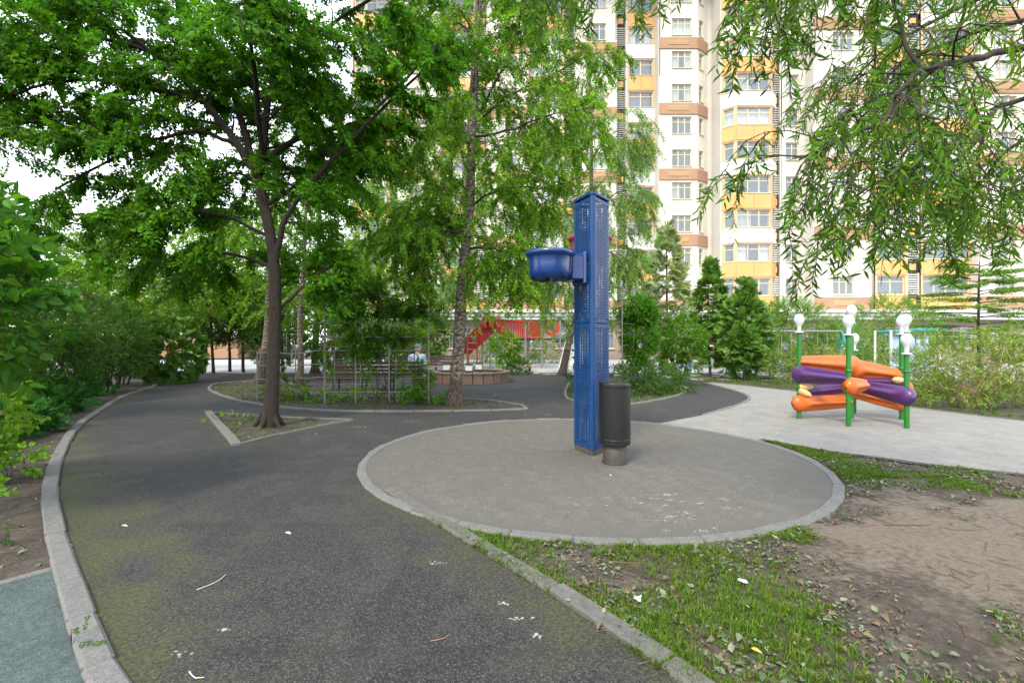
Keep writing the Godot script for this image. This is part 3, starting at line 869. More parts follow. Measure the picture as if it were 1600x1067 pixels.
	# single leaves and sticks that can be pointed out
	var one := func(called: String, label: String, category: String, p: Vector3, size: float, col: Color, turn: float) -> void:
		var g := Geo.new()
		g.col = col
		if category == "leaf": g.bigleaf(Vector3(0, 0.003, -size * 0.5), Vector3(0, 0.06, 1).normalized(), Vector3.UP, size, size * 0.5, 0.12, 0.2)
		else: g.tube([Vector3(-size * 0.5, 0.004, 0), Vector3(-size * 0.1, 0.004, size * 0.08), Vector3(size * 0.2, 0.004, 0.01), Vector3(size * 0.5, 0.005, -size * 0.1)], [0.0035, 0.003, 0.003, 0.002], 5)
		var o := part(called, g.mesh(M.litter), self, Transform3D(Basis(Vector3.UP, turn), p))
		tag(o, label, category)
	one.call("fallen_leaf", "pale yellow leaf lying alone in the middle of the dark path", "leaf", Vector3(-1.75, 0.002, -3.75), 0.06, Color(0.6, 0.55, 0.3), 1.2)
	one.call("fallen_leaf", "pale leaf on the mossy path by the left kerb", "leaf", Vector3(-3.15, 0.002, -3.9), 0.055, Color(0.55, 0.52, 0.38), 1.5)
	one.call("fallen_leaf", "yellow leaf on the round pad in front of the bin", "leaf", Vector3(1.1, 0.008, -5.35), 0.05, Color(0.5, 0.4, 0.14), 0.6)
	one.call("fallen_leaf", "orange yellow leaf in the grass at the bottom of the lawn", "leaf", Vector3(1.15, 0.05, -2.25), 0.05, Color(0.6, 0.36, 0.08), 0.9)
	one.call("stick", "thin pale stick lying on the dark path in the foreground", "stick", Vector3(-1.86, 0.001, -2.98), 0.2, Color(0.4, 0.34, 0.28), 1.15)
	one.call("stick", "short brown stick on the path near the lawn kerb", "stick", Vector3(-0.36, 0.001, -2.42), 0.11, Color(0.2, 0.1, 0.06), 0.5)
	one.call("stick", "curved pale stick at the bottom edge of the path", "stick", Vector3(-1.42, 0.001, -2.15), 0.1, Color(0.42, 0.36, 0.3), -0.5)
	# litter on the lawn
	var bits := [[Vector2(0.72, -2.75), "white scrap of paper on the lawn beside the path kerb"], [Vector2(1.42, -2.95), "crumpled white paper scrap on the earth between grass patches"]]
	for b in bits:
		var g := Geo.new()
		g.col = Color(0.36, 0.37, 0.38)
		var q := []
		for j in 4:
			for i in 4: q.append(Vector3((i - 1.5) * 0.018, r.randf_range(0.004, 0.02), (j - 1.5) * 0.014))
		for j in 3:
			for i in 3: g.quad(q[j * 4 + i], q[j * 4 + 4 + i], q[j * 4 + 5 + i], q[j * 4 + 1 + i])
		tag(part("paper_scrap", g.mesh(M.litter), self, Transform3D(Basis(Vector3.UP, r.randf() * 3), Vector3(b[0].x, soil_y(b[0]) + 0.02, b[0].y))), b[1], "paper")

# ------------------------------------------------------------------ buildings
const ROW0 := 6.3      # centre of the first row of windows
const STOREY := 3.0
const FLOORS := 11

func window_meshes(w: float, h: float, lights: int) -> Array:
	var key := "%.2f %.2f %d" % [w, h, lights]
	if W.has(key): return W[key]
	var f := Geo.new()
	var b := 0.075
	f.box(Vector3(0, h / 2 - b / 2, 0), Vector3(w, b, 0.09)); f.box(Vector3(0, -h / 2 + b / 2, 0), Vector3(w, b, 0.09))
	for s in [-1.0, 1.0]: f.box(Vector3(s * (w / 2 - b / 2), 0, 0), Vector3(b, h - 2 * b, 0.088))
	for i in lights - 1: f.box(Vector3(-w / 2 + w * (i + 1) / lights, 0, 0), Vector3(b, h - 2 * b, 0.086))
	f.box(Vector3(0, h * 0.2, 0), Vector3(w - 2 * b, 0.06, 0.08))
	f.box(Vector3(0, -h / 2 - 0.03, 0.1), Vector3(w + 0.1, 0.05, 0.28))
	var p := Geo.new()
	for i in lights:
		var x0 := -w / 2 + w * i / lights; var x1 := x0 + w / lights
		p.quad(Vector3(x0, -h / 2, 0), Vector3(x1, -h / 2, 0), Vector3(x1, h / 2, 0), Vector3(x0, h / 2, 0))
	var list := [f.mesh(M.frame), p.mesh(M.glass)]
	for k in 3:          # curtains: drawn, half drawn, two side lengths
		var g := Geo.new()
		var spans: Array = [[[0.02, 0.98]], [[0.02, 0.45]], [[0.02, 0.3]]][k]
		for sp in spans:
			var nn := 14
			for i in nn:
				var a: float = lerpf(sp[0], sp[1], float(i) / nn); var c: float = lerpf(sp[0], sp[1], float(i + 1) / nn)
				g.quad(Vector3(-w / 2 + w * a, -h / 2, 0.035 * sin(i * 1.9)), Vector3(-w / 2 + w * c, -h / 2, 0.035 * sin(i * 1.9 + 1.9)), Vector3(-w / 2 + w * c, h / 2, 0.035 * sin(i * 1.9 + 1.9)), Vector3(-w / 2 + w * a, h / 2, 0.035 * sin(i * 1.9)))
		list.append(g.mesh(M.curtain if k != 1 else M.curtain2))
	W[key] = list
	return list

func window(root: Node, tf: Transform3D, x: float, y: float, w: float, h: float, lights: int) -> void:
	var ms := window_meshes(w, h, lights)
	var f := part("window", ms[0], root, tf * Transform3D(Basis(), Vector3(x, y, -0.16)))
	part("pane", ms[1], f, Transform3D(Basis(), Vector3(0, 0, 0.01)))
	var k := rng.randi() % 5
	if k < 2: part("curtain", ms[2 + k], f, Transform3D(Basis(), Vector3(0, 0, -0.14)))
	elif k == 2:
		part("curtain", ms[4], f, Transform3D(Basis(), Vector3(0, 0, -0.14)))
		part("curtain", ms[4], f, Transform3D(Basis(), Vector3(w * 0.66, 0, -0.14)))

func wall(g: Geo, w: float, y0: float, y1: float, holes: Array, deep := 0.3) -> void:
	var xs := [0.0, w]; var ys := [y0, y1]
	for q in holes:
		for e in [q[0], q[1]]:
			if not xs.has(e): xs.append(e)
		for e in [q[2], q[3]]:
			if not ys.has(e): ys.append(e)
	xs.sort(); ys.sort()
	for j in ys.size() - 1:
		for i in xs.size() - 1:
			var mx: float = (xs[i] + xs[i + 1]) / 2; var my: float = (ys[j] + ys[j + 1]) / 2
			var open := false
			for q in holes:
				if mx > q[0] and mx < q[1] and my > q[2] and my < q[3]: open = true; break
			if not open: g.quad(Vector3(xs[i], ys[j], 0), Vector3(xs[i + 1], ys[j], 0), Vector3(xs[i + 1], ys[j + 1], 0), Vector3(xs[i], ys[j + 1], 0))
	for q in holes:
		var a := Vector3(q[0], q[2], 0); var b := Vector3(q[1], q[2], 0); var c := Vector3(q[1], q[3], 0); var d := Vector3(q[0], q[3], 0)
		var z := Vector3(0, 0, -deep)
		g.quad(a, a + z, b + z, b); g.quad(b, b + z, c + z, c); g.quad(c, c + z, d + z, d); g.quad(d, d + z, a + z, a)

# one upright strip of facade. cols: [x of centre, width, height, lights]
func facet(root: Node, tf: Transform3D, w: float, style: String, cols: Array, low := 4.15, floors := FLOORS, row0 := ROW0) -> void:
	var top := row0 + STOREY * (floors - 1) + 2.2
	var holes := []
	for k in floors:
		for c in cols:
			var y := row0 + STOREY * k
			holes.append([c[0] - c[1] / 2, c[0] + c[1] / 2, y - c[2] / 2, y + c[2] / 2])
	var g := Geo.new()
	wall(g, w, low, top, holes)
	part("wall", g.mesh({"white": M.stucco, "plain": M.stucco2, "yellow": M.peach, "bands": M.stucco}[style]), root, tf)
	for k in floors:
		var y := row0 + STOREY * k
		for c in cols: window(root, tf, c[0], y, c[1], c[2], c[3])
		if style == "yellow":
			var h: float = cols[0][2]
			var nn: int = max(1, roundi(w / 1.3))
			for q in 2:      # panels of the spandrel below each row
				if q == 0 and k > 0: continue
				var yb := y + h / 2 + 0.1 if q == 1 else low + 0.05
				var yt := y + STOREY - h / 2 - 0.1 if q == 1 else y - h / 2 - 0.1
				var m: Material = M.yellow if q == 0 or k % 2 == 0 else M.whitepanel
				var key := "panel %.2f %.2f %s" % [w / nn, yt - yb, m.resource_name]
				if not W.has(key):
					var b := Geo.new()
					b.cbox(Vector3.ZERO, Vector3(w / nn - 0.05, yt - yb, 0.06), 0.012)
					W[key] = b.mesh(m)
				for i in nn: part("panel", W[key], root, tf * Transform3D(Basis(), Vector3(w * (i + 0.5) / nn, (yb + yt) / 2, 0.022)))
		if style == "bands" and k % 2 == 0:
			var yc := y - STOREY / 2 - 0.02
			var key := "band %.2f" % w
			if not W.has(key):
				var b := Geo.new()
				b.cbox(Vector3.ZERO, Vector3(w + 0.04, 1.02, 0.12), 0.012)
				W[key] = b.mesh(M.brown)
				var b2 := Geo.new()
				for i in 5: b2.cbox(Vector3(0, -0.16 + i * 0.08, 0), Vector3(minf(1.9, w * 0.6), 0.055, 0.05), 0.008)
				W[key + "g"] = b2.mesh(M.peach)
			var o := part("band", W[key], root, tf * Transform3D(Basis(), Vector3(w / 2, yc, 0.03)))
			if w > 1.5: part("grille", W[key + "g"], o, Transform3D(Basis(), Vector3(0, 0.02, 0.08)))

func louvers(root: Node, tf: Transform3D, w: float, floors := FLOORS) -> void:
	if not W.has("louver"):
		var g := Geo.new()
		for i in 9: g.box(Vector3(0, -0.8 + i * 0.2, 0), Vector3(w - 0.14, 0.09, 0.12), Basis(Vector3.RIGHT, 0.5))
		for s in [-1.0, 1.0]: g.box(Vector3(s * (w / 2 - 0.04), 0, 0), Vector3(0.08, 1.9, 0.14))
		W.louver = g.mesh(M.framewhite)
		var b := Geo.new()
		b.cbox(Vector3(0, 0, 0), Vector3(w * 0.55, 0.55, 0.1), 0.01)
		W.unit = b.mesh(M.yellow)
		var q := Geo.new()
		for s in [-1.0, 1.0]:
			q.box(Vector3(0, s * 0.4, 0), Vector3(w * 0.8, 0.1, 0.12))
			q.box(Vector3(s * w * 0.36, 0, 0), Vector3(0.07, 0.9, 0.13))
		W.unitframe = q.mesh(M.dark)
		var bk := Geo.new()
		bk.quad(Vector3(-w / 2, -0.95, 0), Vector3(w / 2, -0.95, 0), Vector3(w / 2, 0.95, 0), Vector3(-w / 2, 0.95, 0))
		W.shaft = bk.mesh(M.dark)
	var g2 := Geo.new()
	g2.quad(Vector3(0, 4.15, -0.16), Vector3(w, 4.15, -0.16), Vector3(w, ROW0 + STOREY * floors, -0.16), Vector3(0, ROW0 + STOREY * floors, -0.16))
	part("shaft_wall", g2.mesh(M.peach), root, tf)
	for k in floors:
		var y := ROW0 + STOREY * k
		part("shaft_back", W.shaft, root, tf * Transform3D(Basis(), Vector3(w / 2, y + 0.1, -0.15)))
		part("louver_screen", W.louver, root, tf * Transform3D(Basis(), Vector3(w / 2, y + 0.1, -0.02)))
		var o := part("unit_panel", W.unit, root, tf * Transform3D(Basis(), Vector3(w / 2, y - 1.42, -0.04)))
		part("unit_frame", W.unitframe, o)

func at3(x: float, z: float, turn := 0.0) -> Transform3D:
	return Transform3D(Basis(Vector3.UP, turn), Vector3(x, 0, z))

func apartment() -> void:
	var root := thing("apartment_building", "tall apartment building with white walls, brown bands and yellow bays and balconies", "building", Vector3(14, 0, -44))
	var B := Transform3D(Basis(), Vector3(-14, 0, 44))
	# left wing, seen in scraps through the trees
	var xs := -15.0
	for rep in 3:
		facet(root, B * at3(xs, -45.4), 3.4, "yellow", [[1.7, 2.9, 1.55, 3]])
		louvers(root, B * at3(xs + 3.4, -45.5), 1.05)
		facet(root, B * at3(xs + 4.45, -44.6), 3.8, "bands", [[1.9, 1.8, 1.55, 3]])
		xs += 8.25
	# side walls where the strips step
	louvers(root, B * at3(9.75, -45.5), 1.05)
	facet(root, B * at3(10.8, -45.2), 2.7, "yellow", [[1.35, 2.3, 1.5, 2]])
	facet(root, B * at3(13.5, -43.9), 3.45, "bands", [[2.05, 1.8, 1.55, 3]])
	facet(root, B * at3(16.95, -43.9, 0.6), 1.5, "bands", [[0.62, 0.6, 1.5, 1]])
	facet(root, B * at3(18.15, -44.75), 0.95, "plain", [])
	# the bay
	facet(root, B * at3(18.75, -42.9, -0.72), 1.25, "yellow", [[0.62, 0.85, 1.55, 1]])
	var c := cos(0.72) * 1.25; var s := sin(0.72) * 1.25
	facet(root, B * at3(18.75 + c, -42.9 + s), 3.1, "yellow", [[1.55, 2.95, 1.55, 3]])
	facet(root, B * at3(18.75 + c + 3.1, -42.9 + s, 0.72), 1.1, "yellow", [[0.55, 0.7, 1.55, 1]])
	louvers(root, B * at3(22.75, -42.6), 1.05)
	facet(root, B * at3(23.8, -42.4), 2.2, "plain", [[1.0, 1.15, 1.55, 2]])
	facet(root, B * at3(26.0, -41.2), 5.0, "bands", [[2.5, 1.8, 1.55, 3]])
	facet(root, B * at3(31.0, -40.9), 2.75, "yellow", [[1.35, 2.35, 1.6, 2]])
	louvers(root, B * at3(33.75, -41.0), 1.05)
	facet(root, B * at3(34.8, -40.8), 4.4, "yellow", [[2.2, 4.0, 1.6, 4]])
	facet(root, B * at3(39.2, -40.2), 4.5, "bands", [[2.25, 1.8, 1.55, 3]])
	facet(root, B * at3(43.7, -40.6), 4.5, "yellow", [[2.25, 4.0, 1.6, 4]])
	# bodies behind the facade, with the dark rooms' back wall
	var top := ROW0 + STOREY * (FLOORS - 1) + 2.2
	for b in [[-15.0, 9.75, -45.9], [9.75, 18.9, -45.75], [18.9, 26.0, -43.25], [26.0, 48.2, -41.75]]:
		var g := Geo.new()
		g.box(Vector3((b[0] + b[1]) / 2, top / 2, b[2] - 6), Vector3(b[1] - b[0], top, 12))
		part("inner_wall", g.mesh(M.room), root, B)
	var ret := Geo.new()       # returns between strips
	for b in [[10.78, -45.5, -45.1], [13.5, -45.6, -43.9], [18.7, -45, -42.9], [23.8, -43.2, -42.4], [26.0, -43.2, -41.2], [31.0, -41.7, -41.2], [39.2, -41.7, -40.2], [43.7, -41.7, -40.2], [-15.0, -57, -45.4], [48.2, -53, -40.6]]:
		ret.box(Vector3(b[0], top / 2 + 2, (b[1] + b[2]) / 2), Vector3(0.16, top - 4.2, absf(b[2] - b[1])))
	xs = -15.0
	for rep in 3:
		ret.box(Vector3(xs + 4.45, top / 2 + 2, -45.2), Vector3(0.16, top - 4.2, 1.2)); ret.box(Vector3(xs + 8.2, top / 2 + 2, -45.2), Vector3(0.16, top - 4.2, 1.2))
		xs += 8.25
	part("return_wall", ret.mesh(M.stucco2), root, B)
	var rf := Geo.new()
	rf.box(Vector3(16.5, top + 0.25, -48), Vector3(64, 0.5, 16.5))
	part("roof", rf.mesh(M.roof), root, B)
	# ground floor with its white canopy
	var gf := Geo.new()
	var holes := []
	for i in 21: holes.append([1.2 + i * 3.0, 3.1 + i * 3.0, 0.9 if i % 4 else 0.05, 2.7])
	wall(gf, 64, 0, 3.3, holes, 0.25)
	part("ground_floor_wall", gf.mesh(M.beige), root, B * at3(-15.5, -40.1))
	for q in holes:
		var w: float = q[1] - q[0]; var h: float = q[3] - q[2]
		var ms := window_meshes(w, h, 2)
		var f := part("shop_window", ms[0], root, B * at3(-15.5, -40.1) * Transform3D(Basis(), Vector3((q[0] + q[1]) / 2, (q[2] + q[3]) / 2, -0.12)))
		part("pane", ms[1], f)
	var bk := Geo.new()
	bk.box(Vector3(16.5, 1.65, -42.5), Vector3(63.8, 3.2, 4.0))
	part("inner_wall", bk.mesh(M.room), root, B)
	for i in 3:
		var cn := Geo.new()
		cn.cbox(Vector3(16.5, 3.42 + i * 0.28, -41.0 + 0.12 * i), Vector3(64.5, 0.26, 3.4 + 0.1 * i), 0.02)
		part("canopy", cn.mesh(M.whitepanel), root, B)
	# low building far to the left
	var low := thing("low_building", "low building with brown and white bands seen through trees on the left", "building", Vector3(-32, 0, -46))
	for k in 4:
		var bd := Geo.new()
		bd.cbox(Vector3(0, 0.9 + k * 1.8, 0), Vector3(16, 1.78, 8.0 - 0.1 * (k % 2)), 0.02)
		part("band" if k % 2 == 0 else "wall", bd.mesh(M.brown if k % 2 == 0 else M.stucco), low)
	for k in 2:
		for i in 6:
			var ms := window_meshes(1.3, 1.2, 2)
			var f := part("window", ms[0], low, Transform3D(Basis(), Vector3(-6.6 + i * 2.6, 2.7 + k * 3.6, 4.0)))
			part("pane", ms[1], f, Transform3D(Basis(), Vector3(0, 0, 0.02)))
	var lr := Geo.new()
	lr.cbox(Vector3(0, 7.35, 0), Vector3(16.6, 0.3, 8.6), 0.03)
	part("roof", lr.mesh(M.beige), low)

# ------------------------------------------------------------------ ball tower, bin
func perforated(w: float, h: float, pitch: float) -> Geo:
	var g := Geo.new()
	var nx := int(w / pitch); var ny := int(h / pitch)
	var px := w / nx; var py := h / ny
	var hr := pitch * 0.33
	for j in ny:
		for i in nx:
			var c := Vector3(-w / 2 + (i + 0.5) * px, (j + 0.5) * py, 0)
			var o := []; var q := []
			for k in 8:
				var a := TAU * k / 8
				var d := Vector3(cos(a), sin(a), 0)
				var m := maxf(absf(d.x), absf(d.y))
				o.append(c + Vector3(d.x / m * px / 2, d.y / m * py / 2, 0))
				q.append(c + d * hr)
			if j < 1 or j == ny - 1 or i == 0 or i == nx - 1:
				g.quad(o[5], o[7], o[1], o[3])
				continue
			for k in 8:
				var l := (k + 1) % 8
				g.quad(q[k], o[k], o[l], q[l])
	return g

func basket(root: Node, at: Vector3, out: Vector3, m: Material) -> void:
	var b := part("basket", null, root)
	var g := Geo.new()
	var c := out * 0.46
	g.lathe([Vector2(0.0, -0.33), Vector2(0.12, -0.335), Vector2(0.215, -0.335), Vector2(0.255, -0.31), Vector2(0.272, -0.25), Vector2(0.278, -0.15), Vector2(0.284, -0.06), Vector2(0.295, -0.045), Vector2(0.318, -0.03), Vector2(0.326, 0.0), Vector2(0.314, 0.026), Vector2(0.29, 0.032), Vector2(0.268, 0.02), Vector2(0.262, -0.05), Vector2(0.25, -0.25), Vector2(0.2, -0.3), Vector2(0.0, -0.3)], 48, at + c, Basis(), 0.018, 7)
	b.mesh = g.mesh(m)
	var nk := Geo.new()
	var side := out.cross(Vector3.UP)
	var bas := Basis(side, Vector3.UP, -out)
	for q in [[0.02, 0.34, 0.44, 0.05], [0.13, 0.3, 0.34, 0.2]]:
		nk.cbox(at + out * q[0] + Vector3(0, -0.17, 0), Vector3(q[1], q[2], q[3]), 0.025, bas)
	var n := part("neck", nk.mesh(m), b)
	n.name = "neck"

func tower() -> void:
	var near := Vector3(1.08, 0, -6.2)
	var side := 0.53
	var root := thing("ball_tower", "tall blue perforated three sided tower with blue and red ball baskets", "play tower", near + Vector3(0, 0, -0.29), "", -0.12)
	var o := Vector3(0, 0, 0.29)
	var P := [o, o + Vector3(side / 2, 0, -side * 0.866), o + Vector3(-side / 2, 0, -side * 0.866)]
	var H := 3.42
	var pw := side - 0.138
	var sheet := perforated(pw, 1.62, 0.031).mesh(M.blue)
	var rim := Geo.new()
	for s in [-1.0, 1.0]: rim.cbox(Vector3(s * (pw / 2 + 0.004), 0.81, -0.008), Vector3(0.022, 1.64, 0.012), 0.003)
	for y in [0.0, 1.62]: rim.cbox(Vector3(0, y, -0.0085), Vector3(pw, 0.03, 0.012), 0.003)
	var rimm := rim.mesh(M.blue)
	var bolt := Geo.new()
	bolt.lathe([Vector2(0.013, 0), Vector2(0.013, 0.006), Vector2(0.008, 0.01), Vector2(0.0, 0.01)], 10, Vector3.ZERO, Basis(Vector3.RIGHT, PI / 2))
	var boltm := bolt.mesh(M.dark)
	var names := ["", "", ""]
	for f in 3:
		var a: Vector3 = P[f]; var b: Vector3 = P[(f + 1) % 3]
		var x := (b - a).normalized()
		var z := x.cross(Vector3.UP)
		var mid := (a + b) / 2
		for lev in 2:
			var tf := Transform3D(Basis(x, Vector3.UP, z), mid + Vector3(0, 0.1 + lev * 1.66, 0))
			var pn := part("perforated_panel", sheet, root, tf)
			part("panel_rim", rimm, pn)
			for s in [-1.0, 1.0]:
				for y in [0.04, 1.58]: part("bolt", boltm, pn, Transform3D(Basis(), Vector3(s * (pw / 2 - 0.02), y, 0.001)))
	for k in 3:
		var c := Geo.new()
		var inw: Vector3 = ((P[(k + 1) % 3] + P[(k + 2) % 3]) / 2 - P[k]).normalized()
		var pos: Vector3 = P[k] + inw * 0.08
		c.lathe([Vector2(0.0, 0.08), Vector2(0.041, 0.08), Vector2(0.041, H), Vector2(0.0, H)], 20, pos)
		# flanges that lap behind the panels
		part("corner_post", c.mesh(M.blue), root)
	var foot := Geo.new()
	var cap := Geo.new()
	for spec in [[foot, 0.0, 0.1, -0.008], [cap, H - 0.002, H + 0.03, 0.014]]:
		var g: Geo = spec[0]
		var ring := []
		var cen: Vector3 = (P[0] + P[1] + P[2]) / 3
		for k in 3:
			var d: Vector3 = (P[k] - cen).normalized()
			var base: Vector3 = P[k] - d * 0.08
			for j in 7:
				var a := lerpf(-1.05, 1.05, j / 6.0)
				ring.append(base + d.rotated(Vector3.UP, a) * (0.041 + spec[3]))
		var y0 := Vector3(0, spec[1], 0); var y1 := Vector3(0, spec[2], 0)
		for k in ring.size():
			var a: Vector3 = ring[k]; var b: Vector3 = ring[(k + 1) % ring.size()]
			g.qout(a + y0, b + y0, b + y1, a + y1, cen + (y0 + y1) / 2)
			g.tout(a + y1, b + y1, cen + y1, cen + y0)
			g.tout(a + y0, b + y0, cen + y0, cen + y1)
	part("foot_plate", foot.mesh(M.foot), root)
	part("cap", cap.mesh(M.blue), root)
	var zl: Vector3 = (P[0] - P[2]).normalized().cross(Vector3.UP)      # left face looks left and a little forward
	basket(root, (P[0] + P[2]) / 2 + zl * 0.02 + Vector3(0, 2.64, 0), zl, M.blueplastic)
	basket(root, (P[1] + P[2]) / 2 + Vector3(0, 3.03, -0.02), Vector3(0, 0, -1), M.redplastic)
	# waste bin
	var bin := thing("waste_bin", "black cylindrical waste bin with slanted lid beside the blue tower", "waste bin", Vector3(1.27, 0.006, -5.92))
	var g := Geo.new()
	g.lathe([Vector2(0.0, 0), Vector2(0.155, 0), Vector2(0.155, 0.012), Vector2(0.145, 0.014), Vector2(0.145, 0.26), Vector2(0.0, 0.26)], 36)
	part("pedestal", g.mesh(M.binfoot), bin)
	g = Geo.new()
	g.lathe([Vector2(0.14, 0.235), Vector2(0.186, 0.235), Vector2(0.19, 0.242), Vector2(0.19, 0.94), Vector2(0.186, 0.95)], 40)
	var bd := part("body", g.mesh(M.bin), bin)
	g = Geo.new()
	for a in [0.35, 2.6]: g.cbox(Vector3(sin(a) * 0.19, 0.59, cos(a) * 0.19), Vector3(0.012, 0.68, 0.006), 0.002, Basis(Vector3.UP, a))
	part("seam", g.mesh(M.bin), bd)
	g = Geo.new()
	g.lathe([Vector2(0.191, -0.008), Vector2(0.1935, -0.004), Vector2(0.1935, 0.004), Vector2(0.191, 0.008)], 40, Vector3(0, 0.3, 0))
	part("band", g.mesh(M.bin), bd)
	g = Geo.new()
	g.lathe([Vector2(0.187, -0.02), Vector2(0.193, -0.015), Vector2(0.194, 0.03), Vector2(0.188, 0.042), Vector2(0.15, 0.05), Vector2(0.0, 0.052)], 40, Vector3(0, 0.945, 0), Basis(Vector3(0.2, 0, 1).normalized(), -0.07))
	part("lid", g.mesh(M.bin), bin)

# ------------------------------------------------------------------ climbing frame with bulb topped posts
func beam(root: Node, a: Vector3, b: Vector3, ra: float, rb: float, m: Material) -> void:
	var g := Geo.new()
	var d := (b - a).normalized()
	var l := a.distance_to(b)
	var bas := Basis(d.cross(Vector3.UP).normalized(), d, d.cross(Vector3.UP).normalized().cross(d))
	# lobed, tapering body with a round thick end
	var rows := [[-0.12, 0.0], [-0.115, 0.45], [-0.07, 0.85], [0.0, 1.0], [0.1, 1.0], [0.2, 0.9], [0.5, 0.72], [0.8, 0.6], [0.95, 0.55], [1.0, 0.45], [1.02, 0.0]]
	var segs := 36
	var lob := func(an: float, t: float) -> float: return 1.0 - 0.42 * smoothstep(0.04, 0.25, t) * pow(absf(sin(2.0 * an)), 1.6)
	var first := 0
	for i in rows.size():
		var t: float = rows[i][0]
		var rr: float = lerpf(ra, rb, clampf(t, 0, 1)) * (rows[i][1] if t < 0.15 else minf(1.0, rows[i][1] + 0.35 * (1.0 if t < 0.96 else 0.0)))
		for k in segs + 1:
			var an := TAU * k / segs
			var lobe: float = lob.call(an, t)
			var e := Vector3(cos(an) * lobe, 0, sin(an) * lobe)
			g.vert(a + bas * (Vector3(e.x * rr * 0.8, 0, e.z * rr) + Vector3.UP * t * l), bas * (Vector3(sin(an + 0.02) * lob.call(an + 0.02, t) - sin(an - 0.02) * lob.call(an - 0.02, t), 0, 0.8 * (cos(an - 0.02) * lob.call(an - 0.02, t) - cos(an + 0.02) * lob.call(an + 0.02, t))).normalized() + Vector3.UP * (-1.2 if i < 2 else (-0.4 if i == 2 else (1.2 if i > 8 else 0.05)))))
	for i in rows.size() - 1:
		for k in segs:
			var p := first + i * (segs + 1) + k
			var q := p + segs + 1
			g.face(p, q, q + 1); g.face(p, q + 1, p + 1)
	part("beam", g.mesh(m), root)

func climber() -> void:
	var org := Vector3(6.6, 0.004, -9.0)
	var root := thing("bulb_climber", "climbing frame of orange and purple tapered beams on green posts with white bulb tops", "climbing frame", org)
	var posts := {"A": [5.57, -9.3, 1.66], "B": [5.94, -8.46, 1.6], "C": [6.81, -8.27, 1.27], "D": [7.48, -9.2, 1.62], "E": [8.02, -9.75, 1.68], "F": [6.62, -9.35, 1.84], "G": [7.1, -9.95, 1.3]}
	for k in posts:
		var q: Array = posts[k]
		var base := Vector3(q[0], 0, q[1]) - Vector3(org.x, 0, org.z)
		var g := Geo.new()
		g.lathe([Vector2(0.0, 0), Vector2(0.041, 0), Vector2(0.041, q[2]), Vector2(0.0, q[2])], 18, base)
		var ps := part("post", g.mesh(M.green), root)
		g = Geo.new()
		for y in [0.62, 0.98]: g.lathe([Vector2(0.041, -0.02), Vector2(0.056, -0.015), Vector2(0.056, 0.015), Vector2(0.041, 0.02)], 18, base + Vector3(0, y, 0))
		part("collar", g.mesh(M.green), ps)
		g = Geo.new()
		var s := 0.74
		g.lathe([Vector2(0.04, 0.0), Vector2(0.075, 0.0), Vector2(0.078, 0.02), Vector2(0.05, 0.03)], 20, base + Vector3(0, q[2], 0))
		part("bulb_base", g.mesh(M.clear), ps)
		g = Geo.new()
		g.lathe([Vector2(0.034, 0.025), Vector2(0.034, 0.09), Vector2(0.042, 0.13), Vector2(0.085 * s, 0.17), Vector2(0.115 * s, 0.215), Vector2(0.124 * s, 0.255), Vector2(0.115 * s, 0.3), Vector2(0.085 * s, 0.34), Vector2(0.04, 0.362), Vector2(0.0, 0.368)], 24, base + Vector3(0, q[2], 0))
		part("bulb", g.mesh(M.bulb), ps)
	var P := func(k: String, y: float) -> Vector3: return Vector3(posts[k][0] - org.x, y, posts[k][1] - org.z)
	beam(root, P.call("A", 0.86), P.call("B", 0.84), 0.175, 0.11, M.purple)
	beam(root, P.call("F", 1.02), P.call("A", 1.1), 0.21, 0.13, M.orange)
	beam(root, P.call("F", 1.0) + Vector3(0.05, -0.04, 0), P.call("D", 0.84), 0.2, 0.12, M.orange)
	beam(root, P.call("B", 0.7), P.call("B", 0.7) + Vector3(0.42, 0.02, -0.12), 0.175, 0.1, M.orange)
	beam(root, P.call("C", 0.55), P.call("F", 0.66), 0.17, 0.11, M.purple)
	beam(root, P.call("D", 0.72), P.call("F", 0.76), 0.13, 0.1, M.purple)
	beam(root, P.call("A", 0.3), P.call("F", 0.33), 0.17, 0.13, M.orange)
	beam(root, P.call("D", 0.32), P.call("F", 0.5), 0.16, 0.1, M.orange)
	beam(root, P.call("F", 0.62), P.call("A", 0.5), 0.12, 0.1, M.purple)
	beam(root, P.call("E", 0.55), P.call("G", 0.6), 0.14, 0.1, M.orange)
	for st in [["A", 0.62, Vector3(0.22, 0.0, 0.08)], ["A", 0.56, Vector3(0.16, -0.1, 0.1)], ["D", 0.75, Vector3(-0.24, 0.02, 0.1)]]:
		var g := Geo.new()
		var a: Vector3 = P.call(st[0], st[1])
		g.tube([a, a + st[2] * 0.4, a + st[2] * 0.8, a + st[2] * 1.05], [0.075, 0.07, 0.055, 0.02], 14)
		part("foothold", g.mesh(M.cream), root)

# ------------------------------------------------------------------ far play equipment
func rod(g: Geo, a: Vector3, b: Vector3, r: float, sides := 8) -> void:
	g.tube([a, b], [r, r], sides)

